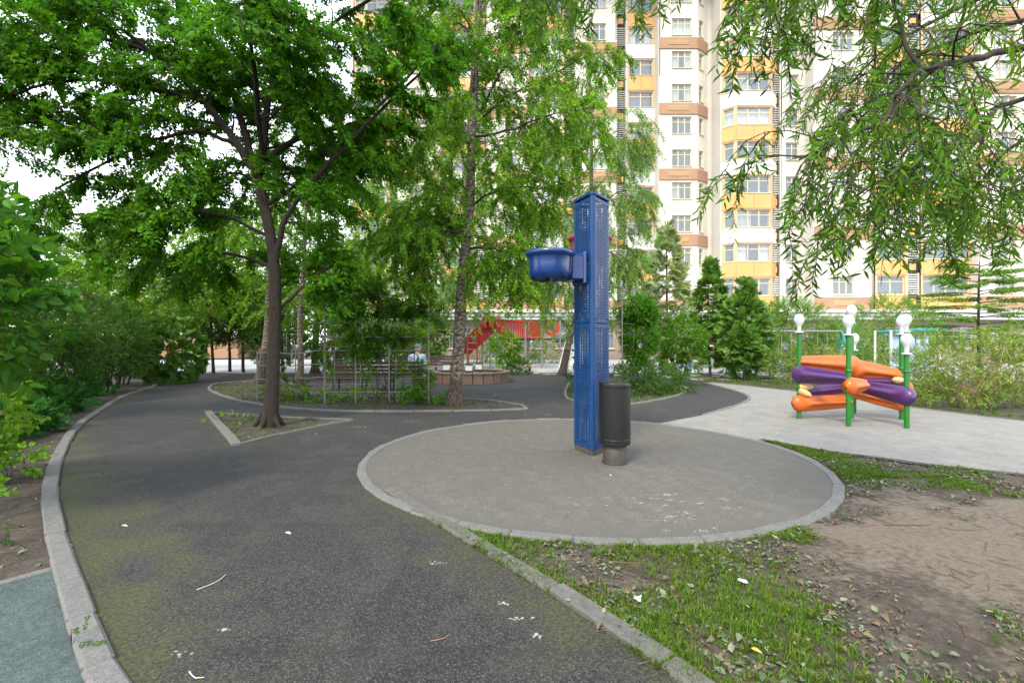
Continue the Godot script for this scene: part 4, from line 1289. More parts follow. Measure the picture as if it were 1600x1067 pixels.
func far_play() -> void:
	var root := thing("play_tower", "red play tower with tube slide, slatted bridge and grey posts in the far yard", "playground", Vector3(0.5, 0, -27.5))
	var posts := [[-2.2, 0.0, 2.3], [-1.75, 0.0, 2.9], [-1.35, -0.6, 2.9], [-1.35, 0.5, 2.9], [0.25, 0.6, 2.6], [0.45, -0.6, 2.6], [1.15, 0.6, 2.9], [1.25, -0.6, 2.9], [2.2, 0.6, 2.9], [2.3, -0.6, 2.9], [-3.0, 0.5, 2.2], [-3.35, 0.0, 2.2]]
	for q in posts:
		var g := Geo.new()
		g.lathe([Vector2(0.0, 0), Vector2(0.055, 0), Vector2(0.055, q[2]), Vector2(0.04, q[2] + 0.04), Vector2(0.0, q[2] + 0.05)], 12, Vector3(q[0], 0, q[1]))
		part("post", g.mesh(M.steel), root)
	# slatted bridge: red bars
	for zz in [0.62, -0.62]:
		var rail := Geo.new()
		rod(rail, Vector3(-1.35, 2.72, zz), Vector3(1.2, 2.55, zz), 0.035); rod(rail, Vector3(-1.35, 1.8, zz), Vector3(1.2, 1.72, zz), 0.035)
		part("bridge_rail", rail.mesh(M.red), root)
		for i in 20:
			var g := Geo.new()
			var t := (i + 0.5) / 20
			g.cbox(Vector3(lerpf(-1.35, 1.2, t), lerpf(2.26, 2.13, t), zz), Vector3(0.07, 0.84, 0.03), 0.008)
			part("bridge_slat", g.mesh(M.red), root)
	var deck := Geo.new()
	deck.cbox(Vector3(0.4, 1.62, 0), Vector3(3.7, 0.1, 1.1), 0.01)
	part("deck", deck.mesh(M.dark), root)
	# round window panel
	var pn := Geo.new()
	for i in 24:
		var a0 := TAU * i / 24; var a1 := TAU * (i + 1) / 24
		for zz in [0.66, 0.6]:
			var c := Vector3(1.7, 2.25, zz)
			pn.quad(c + Vector3(cos(a0), sin(a0), 0) * 0.24, c + Vector3(cos(a0), sin(a0), 0) * 0.44, c + Vector3(cos(a1), sin(a1), 0) * 0.44, c + Vector3(cos(a1), sin(a1), 0) * 0.24)
		pn.quad(Vector3(1.7 + cos(a0) * 0.44, 2.25 + sin(a0) * 0.44, 0.66), Vector3(1.7 + cos(a0) * 0.44, 2.25 + sin(a0) * 0.44, 0.6), Vector3(1.7 + cos(a1) * 0.44, 2.25 + sin(a1) * 0.44, 0.6), Vector3(1.7 + cos(a1) * 0.44, 2.25 + sin(a1) * 0.44, 0.66))
	part("round_panel", pn.mesh(M.red), root)
	# slide at the left: a red trough with high sides
	var sl := Geo.new()
	for q in [[Vector3(-3.3, 1.0, 0.45), Vector3(-1.8, 2.35, 0.45)], [Vector3(-3.3, 1.0, -0.35), Vector3(-1.8, 2.35, -0.35)]]:
		var a: Vector3 = q[0]; var b: Vector3 = q[1]
		var d := (b - a).normalized()
		sl.cbox((a + b) / 2, Vector3(a.distance_to(b), 0.85, 0.07), 0.02, Basis(d, d.cross(Vector3.FORWARD).normalized() * -1.0, Vector3.BACK).orthonormalized())
	sl.cbox(Vector3(-2.55, 1.4, 0.05), Vector3(2.05, 0.06, 0.72), 0.02, Basis(Vector3.BACK, 0.735))
	part("slide", sl.mesh(M.red), root)
	for k in 3:
		var g := Geo.new()
		var arc := []
		for i in 13: arc.append(Vector3(-2.05 + k * 0.36, 2.25 + 0.6 * sin(PI * i / 12.0), 0.55 * cos(PI * i / 12.0)))
		var rr := []
		for i in 13: rr.append(0.16)
		g.tube(arc, rr, 10)
		part("tunnel_hoop", g.mesh(M.red), root)
	# ladder with red rails
	for zz in [-2.95, -2.45]:
		var g := Geo.new()
		rod(g, Vector3(zz, 0, 0.75), Vector3(zz, 1.9, 0.6), 0.05)
		part("ladder_rail", g.mesh(M.red), root)
	for i in 5:
		var g := Geo.new()
		rod(g, Vector3(-2.95, 0.35 + i * 0.35, 0.73), Vector3(-2.45, 0.35 + i * 0.35, 0.73), 0.03)
		part("rung", g.mesh(M.steel), root)
	# bent dark slide chute on the right
	var ch := Geo.new()
	ch.tube(smooth([Vector3(1.9, 1.55, 0.5), Vector3(2.4, 1.6, 0.55), Vector3(2.8, 1.85, 0.6), Vector3(3.1, 2.3, 0.6)], 4), [0.1, 0.1, 0.1, 0.11, 0.11, 0.11, 0.11, 0.12, 0.12, 0.12, 0.12, 0.12, 0.12], 10)
	part("chute", ch.mesh(M.dark), root)
	# white climbing wall
	var cw := thing("climbing_wall", "white pointed climbing wall with dark holds right of the red play tower", "climbing wall", Vector3(3.3, 0, -26.6))
	var g := Geo.new()
	var pts := [Vector3(-0.75, 0, 0.35), Vector3(0.75, 0, 0.35), Vector3(0.3, 2.7, 0), Vector3(0.0, 2.7, 0)]
	g.quad(pts[0], pts[1], pts[2], pts[3])
	g.quad(pts[1] + Vector3(0, 0, -0.5), pts[0] + Vector3(0, 0, -0.5), pts[3] + Vector3(0, 0, -0.12), pts[2] + Vector3(0, 0, -0.12))
	g.quad(pts[0] + Vector3(0, 0, -0.5), pts[0], pts[3], pts[3] + Vector3(0, 0, -0.12))
	g.quad(pts[1], pts[1] + Vector3(0, 0, -0.5), pts[2] + Vector3(0, 0, -0.12), pts[2])
	g.quad(pts[3], pts[2], pts[2] + Vector3(0, 0, -0.12), pts[3] + Vector3(0, 0, -0.12))
	part("board", g.mesh(M.whitepanel), cw)
	for i in 12:
		var t := 0.08 + 0.075 * i
		var h := Geo.new()
		var x := lerpf(-0.5, 0.02, t) + (0.3 if i % 2 else 0.72) * (1 - t)
		h.lathe([Vector2(0.075, 0), Vector2(0.06, 0.04), Vector2(0.0, 0.06)], 8, Vector3(x - 0.1, 2.7 * t, 0.35 * (1 - t)), Basis(Vector3.RIGHT, PI / 2 - 0.13))
		part("hold", h.mesh(M.dark), cw)
	# yellow spring seat
	var ys := thing("spring_seat", "small yellow round seat on the pale yard below the red bridge", "play seat", Vector3(-1.95 + 0.0, 0, -21.9))
	ys.position = Vector3(0.9, 0, -24.5)
	g = Geo.new()
	g.lathe([Vector2(0.0, 0.16), Vector2(0.2, 0.18), Vector2(0.24, 0.24), Vector2(0.2, 0.29), Vector2(0.0, 0.3)], 18)
	part("seat", g.mesh(M.cream), ys)
	g = Geo.new()
	g.lathe([Vector2(0.09, 0.0), Vector2(0.07, 0.02), Vector2(0.06, 0.17)], 12)
	part("spring", g.mesh(M.dark), ys)
	# swing frame
	var sw := thing("swing_frame", "swing frame with green slanted legs and grey top bar behind the climbing frame", "swing", Vector3(12.2, 0, -20.0))
	for s in [-1.0, 1.0]:
		for q in [-0.6, 0.6]:
			g = Geo.new()
			rod(g, Vector3(s * 1.55 + s * 0.18, 0, q), Vector3(s * 1.55, 1.95, 0), 0.05)
			part("leg", g.mesh(M.teal), sw)
	g = Geo.new()
	rod(g, Vector3(-1.55, 1.92, 0), Vector3(1.55, 1.92, 0), 0.045)
	part("top_bar", g.mesh(M.galv), sw)
	for x in [-0.75, 0.75]:
		g = Geo.new()
		for s in [-0.2, 0.2]: rod(g, Vector3(x + s, 1.9, 0), Vector3(x + s, 0.5, 0), 0.012, 5)
		var ho := part("hanger", g.mesh(M.steel), sw)
		g = Geo.new()
		g.cbox(Vector3(x, 0.48, 0), Vector3(0.46, 0.05, 0.2), 0.015)
		part("swing_seat", g.mesh(M.dark), ho)
	# notice panels under a teal roof
	var nb := thing("play_house", "small pavilion with teal roof beam and pale blue panels behind the climbing frame", "pavilion", Vector3(17.4, 0, -21.0))
	g = Geo.new()
	g.cbox(Vector3(0.1, 1.98, 0), Vector3(2.3, 0.12, 1.1), 0.02, Basis(Vector3.BACK, 0.07))
	part("roof", g.mesh(M.teal), nb)
	for i in 3:
		g = Geo.new()
		g.cbox(Vector3(-0.85 + i * 0.58, 1.0, 0.3), Vector3(0.52, 1.45, 0.05), 0.01)
		part("panel", g.mesh(M.paleblue), nb)
	for x in [-1.15, 0.95]:
		for z in [-0.45, 0.45]:
			g = Geo.new()
			rod(g, Vector3(x, 0, z), Vector3(x, 1.98, z), 0.05)
			part("post", g.mesh(M.framewhite), nb)

# ------------------------------------------------------------------ trellis, bench, planter
func trellis(label: String, at: Vector3, turn: float, spans: Array, height: float, wavy := 0.0) -> Node3D:
	var root := thing("trellis", label, "trellis", at, "metal trellises for climbing plants", turn)
	var x0: float = spans[0]; var x1: float = spans[spans.size() - 1]
	for x in spans:
		var g := Geo.new()
		g.cbox(Vector3(x, height / 2, 0), Vector3(0.03, height, 0.03), 0.006)
		part("post", g.mesh(M.galv), root)
	var n := int(height / 0.33)
	for i in n:
		var y := height - 0.05 - i * 0.33
		var g := Geo.new()
		var line := []
		var wd := []
		for k in 13:
			line.append(Vector3(lerpf(x0, x1, k / 12.0), y + wavy * sin(k * 0.9 + i * 1.3) + (wavy * 2.0 if k > 8 else 0.0), 0.0))
			wd.append(0.01 if wavy == 0.0 else 0.014)
		g.tube(line, wd, 6)
		part("wire", g.mesh(M.galv), root)
	return root

func bench(label: String, at: Vector3, turn: float, length: float) -> void:
	var root := thing("bench", label, "bench", at, "", turn)
	for i in 4:
		var g := Geo.new()
		g.cbox(Vector3(0, 0.5 + i * 0.115, -0.26 - i * 0.025), Vector3(length, 0.095, 0.035), 0.008, Basis(Vector3.RIGHT, -0.2))
		part("back_slat", g.mesh(M.wood), root)
	for i in 4:
		var g := Geo.new()
		g.cbox(Vector3(0, 0.43, -0.18 + i * 0.13), Vector3(length, 0.035, 0.11), 0.008)
		part("seat_slat", g.mesh(M.oldwood), root)
	for s in [-1.0, -0.33, 0.33, 1.0]:
		var g := Geo.new()
		var x: float = s * (length / 2 - 0.15)
		g.cbox(Vector3(x, 0.2, 0.2), Vector3(0.06, 0.41, 0.05), 0.006)
		g.cbox(Vector3(x, 0.44, -0.285), Vector3(0.06, 0.89, 0.03), 0.006, Basis(Vector3.RIGHT, -0.12))
		g.cbox(Vector3(x, 0.395, -0.02), Vector3(0.055, 0.03, 0.5), 0.006)
		part("leg", g.mesh(M.dark), root)

func planter() -> void:
	var mid := Vector3(-1.55, 0, -18.0)
	var root := thing("planter", "round raised planter faced with brown stone behind the birch trunk", "planter", mid)
	var r := 1.4
	var n := 24
	var st := Geo.new()
	var w := TAU * r / n
	st.cbox(Vector3(0, 0.17, 0), Vector3(w - 0.012, 0.34, 0.12), 0.008)
	var cp := Geo.new()
	cp.cbox(Vector3(0, 0.37, -0.04), Vector3(w * 1.03 - 0.006, 0.06, 0.26), 0.01)
	var sm := st.mesh(M.granite); var cm := cp.mesh(M.granite)
	for i in n:
		var a := TAU * i / n
		var tf := Transform3D(Basis(Vector3.UP, a), Vector3(sin(a), 0, cos(a)) * r)
		part("facing_stone", sm, root, tf)
		part("coping_stone", cm, root, tf)
	var g := Geo.new()
	g.lathe([Vector2(r - 0.06, 0.28), Vector2(0.8, 0.33), Vector2(0.0, 0.36)], 24)
	part("earth", g.mesh(M.kerb2), root)
	var spots := [[-0.85, 0.35, "black cube lantern on the left of the round planter"], [0.0, 0.75, "black cube lantern near the front of the round planter"], [0.3, -0.1, "black cube lantern at the back of the round planter"]]
	for s in spots:
		var l := thing("lantern", s[2], "lantern", mid + Vector3(s[0], 0.34, s[1]), "cube lanterns in the planter")
		g = Geo.new()
		g.cbox(Vector3(0, 0.22, 0), Vector3(0.24, 0.22, 0.24), 0.01)
		part("glass_box", g.mesh(M.lanternglass), l)
		g = Geo.new()
		g.cbox(Vector3(0, 0.05, 0), Vector3(0.27, 0.12, 0.27), 0.012)
		part("base", g.mesh(M.dark), l)
		g = Geo.new()
		g.cbox(Vector3(0, 0.35, 0), Vector3(0.32, 0.05, 0.32), 0.012)
		part("cap", g.mesh(M.dark), l)

# ------------------------------------------------------------------ people: one smooth skin over tapered bones
func figure(bones: Array, cell: float) -> ArrayMesh:
	var lo := Vector3.ONE * 1e9; var hi := Vector3.ONE * -1e9
	for b in bones:
		var m := maxf(b[2], b[3]) + cell * 2
		lo = lo.min((b[0] as Vector3).min(b[1]) - Vector3.ONE * m)
		hi = hi.max((b[0] as Vector3).max(b[1]) + Vector3.ONE * m)
	var d := Vector3i(((hi - lo) / cell).ceil()) + Vector3i.ONE
	var val := PackedFloat32Array()
	val.resize(d.x * d.y * d.z)
	val.fill(1.0)
	var who := PackedInt32Array()
	who.resize(val.size())
	var near := PackedFloat32Array()
	near.resize(val.size())
	near.fill(1e9)
	for bi in bones.size():
		var b: Array = bones[bi]
		var A: Vector3 = b[0]; var ab: Vector3 = b[1] - A
		var ll := maxf(ab.length_squared(), 1e-9)
		var mm := maxf(b[2], b[3]) + cell * 3
		var i0 := Vector3i(((A.min(b[1]) - Vector3.ONE * mm - lo) / cell).floor()).clamp(Vector3i.ZERO, d - Vector3i.ONE)
		var i1 := Vector3i(((A.max(b[1]) + Vector3.ONE * mm - lo) / cell).ceil()).clamp(Vector3i.ZERO, d - Vector3i.ONE)
		for z in range(i0.z, i1.z + 1):
			for y in range(i0.y, i1.y + 1):
				for x in range(i0.x, i1.x + 1):
					var p := lo + Vector3(x, y, z) * cell
					var t := clampf((p - A).dot(ab) / ll, 0, 1)
					var s := p.distance_to(A + ab * t) - lerpf(b[2], b[3], t)
					var q := (z * d.y + y) * d.x + x
					if s < near[q]: near[q] = s; who[q] = bi
					var k := 0.035
					var h := maxf(k - absf(val[q] - s), 0.0) / k
					val[q] = minf(val[q], s) - h * h * k * 0.25
	var g := Geo.new()
	var at := {}
	for z in d.z - 1:
		for y in d.y - 1:
			for x in d.x - 1:
				var q := (z * d.y + y) * d.x + x
				var sum := Vector3.ZERO
				var cnt := 0
				var neg := val[q] < 0
				var corners := [q, q + 1, q + d.x, q + d.x + 1, q + d.x * d.y, q + d.x * d.y + 1, q + d.x * d.y + d.x, q + d.x * d.y + d.x + 1]
				var mixed := false
				for k in 8:
					if (val[corners[k]] < 0) != neg: mixed = true; break
				if not mixed: continue
				for e in [[0, 1], [2, 3], [4, 5], [6, 7], [0, 2], [1, 3], [4, 6], [5, 7], [0, 4], [1, 5], [2, 6], [3, 7]]:
					var va := val[corners[e[0]]]; var vb := val[corners[e[1]]]
					if (va < 0) == (vb < 0): continue
					var t := va / (va - vb)
					var pa := Vector3(e[0] & 1, (e[0] >> 1) & 1, e[0] >> 2); var pb := Vector3(e[1] & 1, (e[1] >> 1) & 1, e[1] >> 2)
					sum += pa.lerp(pb, t); cnt += 1
				var gr := Vector3(val[corners[1]] - val[corners[0]], val[corners[2]] - val[corners[0]], val[corners[4]] - val[corners[0]])
				g.col = bones[who[q]][4]
				at[q] = g.vert(lo + (Vector3(x, y, z) + sum / cnt) * cell, gr)
	var steps := [1, d.x, d.x * d.y]
	for q in at:
		for ax in 3:
			var s: int = steps[ax]; var s1: int = steps[(ax + 1) % 3]; var s2: int = steps[(ax + 2) % 3]
			if (val[q] < 0) == (val[q + s] < 0): continue
			if not (at.has(q - s1) and at.has(q - s2) and at.has(q - s1 - s2)): continue
			var c := [at[q], at[q - s1], at[q - s1 - s2], at[q - s2]]
			if val[q] < 0: g.face(c[0], c[1], c[2]); g.face(c[0], c[2], c[3])
			else: g.face(c[0], c[2], c[1]); g.face(c[0], c[3], c[2])
	return g.mesh(M.people)

func people() -> void:
	var skin := Color(0.45, 0.25, 0.17); var shirt := Color(0.24, 0.3, 0.4); var trousers := Color(0.05, 0.055, 0.07); var cap := Color(0.09, 0.1, 0.12); var shoe := Color(0.03, 0.03, 0.03)
	var hands := func(w: Vector3, dirv: Vector3, b: Array) -> void:
		var sd := dirv.cross(Vector3.UP).normalized()
		b.append([w, w + dirv * 0.07, 0.034, 0.03, skin])
		for k in 4: b.append([w + dirv * 0.08 + sd * (k - 1.5) * 0.019, w + dirv * (0.14 + 0.015 * (1 - absf(k - 1.5))) + sd * (k - 1.5) * 0.021 - Vector3.UP * 0.02, 0.011, 0.009, skin])
		b.append([w + dirv * 0.03 + sd * 0.03, w + dirv * 0.08 + sd * 0.055, 0.012, 0.01, skin])
	# seated man, back to the camera, looking to the right
	var man := thing("person", "man in light blue shirt and dark cap sitting on the long bench", "person", Vector3(-3.05, 0, -15.35))
	var b := [
		[Vector3(-0.09, 0.54, 0), Vector3(0.09, 0.54, 0), 0.13, 0.13, trousers], [Vector3(0, 0.6, 0), Vector3(0, 0.82, -0.02), 0.15, 0.165, shirt], [Vector3(-0.1, 0.95, -0.04), Vector3(0.1, 0.95, -0.04), 0.13, 0.13, shirt],
		[Vector3(-0.17, 1.03, -0.04), Vector3(0.17, 1.03, -0.04), 0.075, 0.075, shirt], [Vector3(0, 1.05, -0.05), Vector3(0.01, 1.16, -0.07), 0.06, 0.055, skin],
		[Vector3(0.01, 1.25, -0.08), Vector3(0.02, 1.29, -0.09), 0.088, 0.092, skin], [Vector3(0.05, 1.19, -0.13), Vector3(0.06, 1.2, -0.14), 0.05, 0.045, skin], [Vector3(0.1, 1.24, -0.165), Vector3(0.115, 1.225, -0.18), 0.016, 0.018, skin],
		[Vector3(0.0, 1.32, -0.075), Vector3(0.02, 1.34, -0.09), 0.098, 0.092, cap], [Vector3(0.06, 1.33, -0.15), Vector3(0.14, 1.315, -0.21), 0.03, 0.02, cap],
		[Vector3(-0.075, 1.25, -0.1), Vector3(-0.08, 1.22, -0.1), 0.022, 0.02, skin], [Vector3(0.09, 1.25, -0.05), Vector3(0.095, 1.22, -0.05), 0.022, 0.02, skin],
		[Vector3(-0.22, 1.01, -0.03), Vector3(-0.27, 0.75, -0.05), 0.065, 0.05, shirt], [Vector3(-0.27, 0.75, -0.05), Vector3(-0.18, 0.64, -0.26), 0.048, 0.036, skin],
		[Vector3(0.22, 1.01, -0.03), Vector3(0.27, 0.75, -0.05), 0.065, 0.05, shirt], [Vector3(0.27, 0.75, -0.05), Vector3(0.18, 0.64, -0.26), 0.048, 0.036, skin],
		[Vector3(-0.1, 0.53, -0.02), Vector3(-0.14, 0.52, -0.45), 0.095, 0.065, trousers], [Vector3(0.1, 0.53, -0.02), Vector3(0.14, 0.52, -0.45), 0.095, 0.065, trousers],
		[Vector3(-0.14, 0.5, -0.45), Vector3(-0.14, 0.1, -0.42), 0.065, 0.045, trousers], [Vector3(0.14, 0.5, -0.45), Vector3(0.14, 0.1, -0.42), 0.065, 0.045, trousers],
		[Vector3(-0.14, 0.045, -0.4), Vector3(-0.15, 0.04, -0.58), 0.045, 0.04, shoe], [Vector3(0.14, 0.045, -0.4), Vector3(0.15, 0.04, -0.58), 0.045, 0.04, shoe]]
	hands.call(Vector3(-0.18, 0.64, -0.26), Vector3(0.3, -0.15, -0.95).normalized(), b)
	hands.call(Vector3(0.18, 0.64, -0.26), Vector3(-0.3, -0.15, -0.95).normalized(), b)
	part("body", figure(b, 0.018), man)
	# small standing figures far off between the shrubs
	var standing := func(label: String, at: Vector3, h: float, top: Color, bottom: Color, hair: Color, turn: float) -> void:
		var o := thing("person", label, "person", at, "", turn)
		var q := [
			[Vector3(-0.07, 0.92, 0), Vector3(0.07, 0.92, 0), 0.12, 0.12, bottom], [Vector3(0, 1.0, 0), Vector3(0, 1.2, 0), 0.13, 0.15, top], [Vector3(-0.13, 1.38, 0), Vector3(0.13, 1.38, 0), 0.085, 0.085, top],
			[Vector3(0, 1.42, 0), Vector3(0, 1.54, 0.01), 0.055, 0.052, skin], [Vector3(0, 1.6, 0.015), Vector3(0, 1.66, 0.01), 0.085, 0.09, skin], [Vector3(0, 1.67, -0.03), Vector3(0, 1.7, -0.01), 0.098, 0.095, hair], [Vector3(0, 1.6, 0.1), Vector3(0, 1.585, 0.115), 0.016, 0.018, skin],
			[Vector3(-0.2, 1.38, 0), Vector3(-0.24, 1.1, 0.0), 0.06, 0.046, top], [Vector3(-0.24, 1.1, 0), Vector3(-0.23, 0.86, 0.08), 0.044, 0.034, skin], [Vector3(0.2, 1.38, 0), Vector3(0.24, 1.1, 0.0), 0.06, 0.046, top], [Vector3(0.24, 1.1, 0), Vector3(0.23, 0.86, 0.08), 0.044, 0.034, skin],
			[Vector3(-0.09, 0.88, 0), Vector3(-0.1, 0.48, 0.03), 0.09, 0.062, bottom], [Vector3(-0.1, 0.48, 0.03), Vector3(-0.1, 0.09, -0.03), 0.06, 0.042, bottom], [Vector3(0.09, 0.88, 0), Vector3(0.1, 0.48, -0.03), 0.09, 0.062, bottom], [Vector3(0.1, 0.48, -0.03), Vector3(0.12, 0.09, -0.08), 0.06, 0.042, bottom],
			[Vector3(-0.1, 0.045, -0.04), Vector3(-0.11, 0.04, 0.12), 0.045, 0.04, shoe], [Vector3(0.12, 0.045, -0.09), Vector3(0.13, 0.04, 0.07), 0.045, 0.04, shoe]]
		hands.call(Vector3(-0.23, 0.86, 0.08), Vector3(0.05, -0.9, 0.3).normalized(), q)
		hands.call(Vector3(0.23, 0.86, 0.08), Vector3(-0.05, -0.9, 0.3).normalized(), q)
		var m := part("body", figure(q, 0.022), o)
		m.scale = Vector3.ONE * h / 1.79
	standing.call("small child in pink top and blue jeans far behind the leafy bushes", Vector3(9.1, 0.0, -24.5), 1.05, Color(0.55, 0.22, 0.2), Color(0.06, 0.16, 0.4), Color(0.1, 0.06, 0.03), 0.4)
	standing.call("person in pale pink top walking behind the dark conifers", Vector3(10.9, 0.0, -26.0), 1.6, Color(0.55, 0.36, 0.36), Color(0.2, 0.22, 0.28), Color(0.12, 0.07, 0.04), -0.6)

# ------------------------------------------------------------------ trees and shrubs
func rg(sd: int) -> RandomNumberGenerator:
	var r := RandomNumberGenerator.new()
	r.seed = sd
	return r

func main_tree() -> void:
	var r := rg(11)
	var root := thing("elm_tree", "dark trunked broadleaf tree in the wedge shaped bed with a wide dense crown", "tree", Vector3(-4.29, 0.0, -8.46))
	var g := Geo.new()
	var spots := []
	var tr := [Vector3(0.0, -0.06, 0), Vector3(0.03, 0.25, 0), Vector3(0.08, 1.22, 0), Vector3(0.11, 2.12, 0), Vector3(0.09, 2.91, 0), Vector3(-0.04, 3.7, 0), Vector3(-0.22, 4.47, 0)]
	var p := smooth(tr)
	var rad := []
	for i in p.size():
		var y: float = p[i].y
		rad.append(lerpf(0.122, 0.08, clampf(y / 4.4, 0, 1)) + 0.05 * exp(-maxf(y, 0) / 0.2))
	g.tube(p, rad, 18)
	for k in 5:          # root flare
		var a := k * 1.3 + 0.4
		var d := Vector3(cos(a), 0, sin(a))
		g.tube([Vector3(0, 0.28, 0) + d * 0.08, Vector3(0, 0.1, 0) + d * 0.17, Vector3(0, -0.03, 0) + d * 0.28], [0.05, 0.045, 0.02], 8)
	var limbs := [
		[[Vector3(-0.22, 4.47, 0), Vector3(-0.55, 4.99, 0.1), Vector3(-1.03, 5.65, 0.16), Vector3(-1.6, 6.22, 0.2), Vector3(-2.47, 6.9, 0.26), Vector3(-3.47, 7.57, 0.36)], 0.085, 13, 1.5],
		[[Vector3(-0.2, 4.42, 0), Vector3(-0.59, 5.51, -0.14), Vector3(-0.94, 6.21, -0.34), Vector3(-1.69, 7.28, -0.64), Vector3(-2.6, 8.71, -0.94)], 0.075, 12, 1.5],
		[[Vector3(-0.21, 4.44, 0), Vector3(-0.12, 4.89, -0.04), Vector3(-0.07, 5.56, -0.04), Vector3(0.06, 6.23, -0.04), Vector3(-0.19, 7.41, -0.14), Vector3(-0.3, 8.67, -0.14)], 0.09, 14, 1.6],
		[[Vector3(0.04, 6.15, -0.04), Vector3(0.46, 6.28, 0.26), Vector3(1.13, 6.6, 0.56), Vector3(2.06, 6.92, 0.86), Vector3(2.81, 7.07, 1.06)], 0.05, 11, 1.4],
		[[Vector3(0.08, 2.68, 0), Vector3(0.31, 3.5, 0.16), Vector3(0.73, 4.01, 0.3), Vector3(1.4, 4.7, 0.4), Vector3(2.2, 5.5, 0.4), Vector3(2.9, 6.2, 0.3)], 0.055, 11, 1.1],
		[[Vector3(0.12, 2.01, 0), Vector3(0.46, 2.4, -0.14), Vector3(0.8, 2.75, -0.3), Vector3(1.1, 3.0, -0.4)], 0.035, 7, 0.8],
		[[Vector3(-0.5, 4.93, 0.1), Vector3(-1.0, 5.05, 0.3), Vector3(-1.51, 4.9, 0.46), Vector3(-2.2, 4.6, 0.5), Vector3(-3.18, 4.0, 0.6)], 0.04, 10, 1.25],
		[[Vector3(0.0, 3.36, 0), Vector3(-0.55, 3.6, 0.36), Vector3(-1.3, 3.65, 0.6), Vector3(-2.1, 3.35, 0.8)], 0.035, 10, 1.15],
		[[Vector3(0.06, 2.8, 0), Vector3(-0.87, 3.12, -0.54), Vector3(-2.11, 3.23, -1.14), Vector3(-3.33, 3.2, -1.74)], 0.035, 10, 1.2],
		[[Vector3(-0.17, 4.58, 0), Vector3(0.37, 5.3, -0.44), Vector3(1.28, 5.82, -0.94), Vector3(2.2, 6.92, -1.34), Vector3(2.82, 7.83, -1.54)], 0.06, 12, 1.5],
		[[Vector3(-0.11, 4.71, 0), Vector3(0.24, 5.4, 0.86), Vector3(0.52, 5.87, 1.56), Vector3(0.76, 6.25, 2.16)], 0.05, 10, 1.4],
		[[Vector3(-1.01, 5.63, 0.16), Vector3(-2.11, 5.82, 0.46), Vector3(-2.99, 5.72, 0.66), Vector3(-3.7, 5.4, 0.86)], 0.04, 10, 1.3],
		[[Vector3(-0.05, 3.9, 0), Vector3(0.4, 4.5, -0.5), Vector3(0.7, 5.3, -1.0), Vector3(0.9, 6.0, -1.6)], 0.04, 9, 1.2],
		[[Vector3(-2.0, 6.5, 0.22), Vector3(-2.9, 6.6, 0.5), Vector3(-3.8, 6.5, 0.8), Vector3(-4.6, 6.2, 1.0)], 0.035, 10, 1.3],
		[[Vector3(-0.1, 4.1, 0), Vector3(-0.7, 4.6, -0.7), Vector3(-1.5, 5.0, -1.5), Vector3(-2.2, 5.1, -2.2)], 0.04, 10, 1.4]]
	for l in limbs:
		var q := limb(g, l[0], l[1], 0.018, 9, 0.02, r)
		dress(g, spots, q, l[1], 0.02, l[2], l[3], r, {"sub": 9, "per": 6, "up": 0.2, "droop": 0.45})
	part("trunk", g.mesh(M.bark), root)
	crown("crown", "elm", spots, root, r, 1.0, 0.5, 0.35)

func edge_tree() -> void:
	var r := rg(45)
	var root := thing("edge_tree", "small leaved tree at the left edge whose twigs reach across the sky gap", "tree", Vector3(-10.2, 0, -7.9))
	var g := Geo.new()
	var spots := []
	limb(g, [Vector3(0, -0.06, 0), Vector3(0.05, 1.5, 0), Vector3(0.0, 3.2, 0), Vector3(0.1, 5.2, 0), Vector3(0.1, 7.4, 0)], 0.14, 0.05, 12)
	for l in [[[Vector3(0, 3.3, 0), Vector3(1.2, 4.4, 0.2), Vector3(2.6, 5.0, 0.3), Vector3(3.6, 4.9, 0.3)], 12, 1.0], [[Vector3(0.05, 4.4, 0), Vector3(1.4, 5.8, 0.1), Vector3(2.8, 6.7, 0.1), Vector3(3.9, 7.0, 0.1)], 12, 1.0], [[Vector3(0, 2.8, 0), Vector3(0.9, 3.4, -0.3), Vector3(1.9, 3.7, -0.5), Vector3(2.7, 3.5, -0.6)], 10, 0.9], [[Vector3(0.1, 5.5, 0), Vector3(1.0, 7.0, -0.4), Vector3(2.0, 8.0, -0.6)], 10, 1.1], [[Vector3(0, 4, 0), Vector3(-1, 5, 0.5), Vector3(-2, 5.6, 0.8)], 9, 1.1], [[Vector3(0.1, 5, 0), Vector3(0.2, 6, 1.2), Vector3(0.4, 6.6, 2.2)], 9, 1.1]]:
		var q := limb(g, l[0], 0.045, 0.012, 8, 0.02, r)
		dress(g, spots, q, 0.045, 0.014, l[1], l[2], r, {"from": 0.3, "sub": 6, "per": 4, "up": 0.1, "droop": 0.6})
	part("trunk", g.mesh(M.bark), root)
	crown("crown", "elm", spots, root, r, 0.9, 0.4, 0.3)

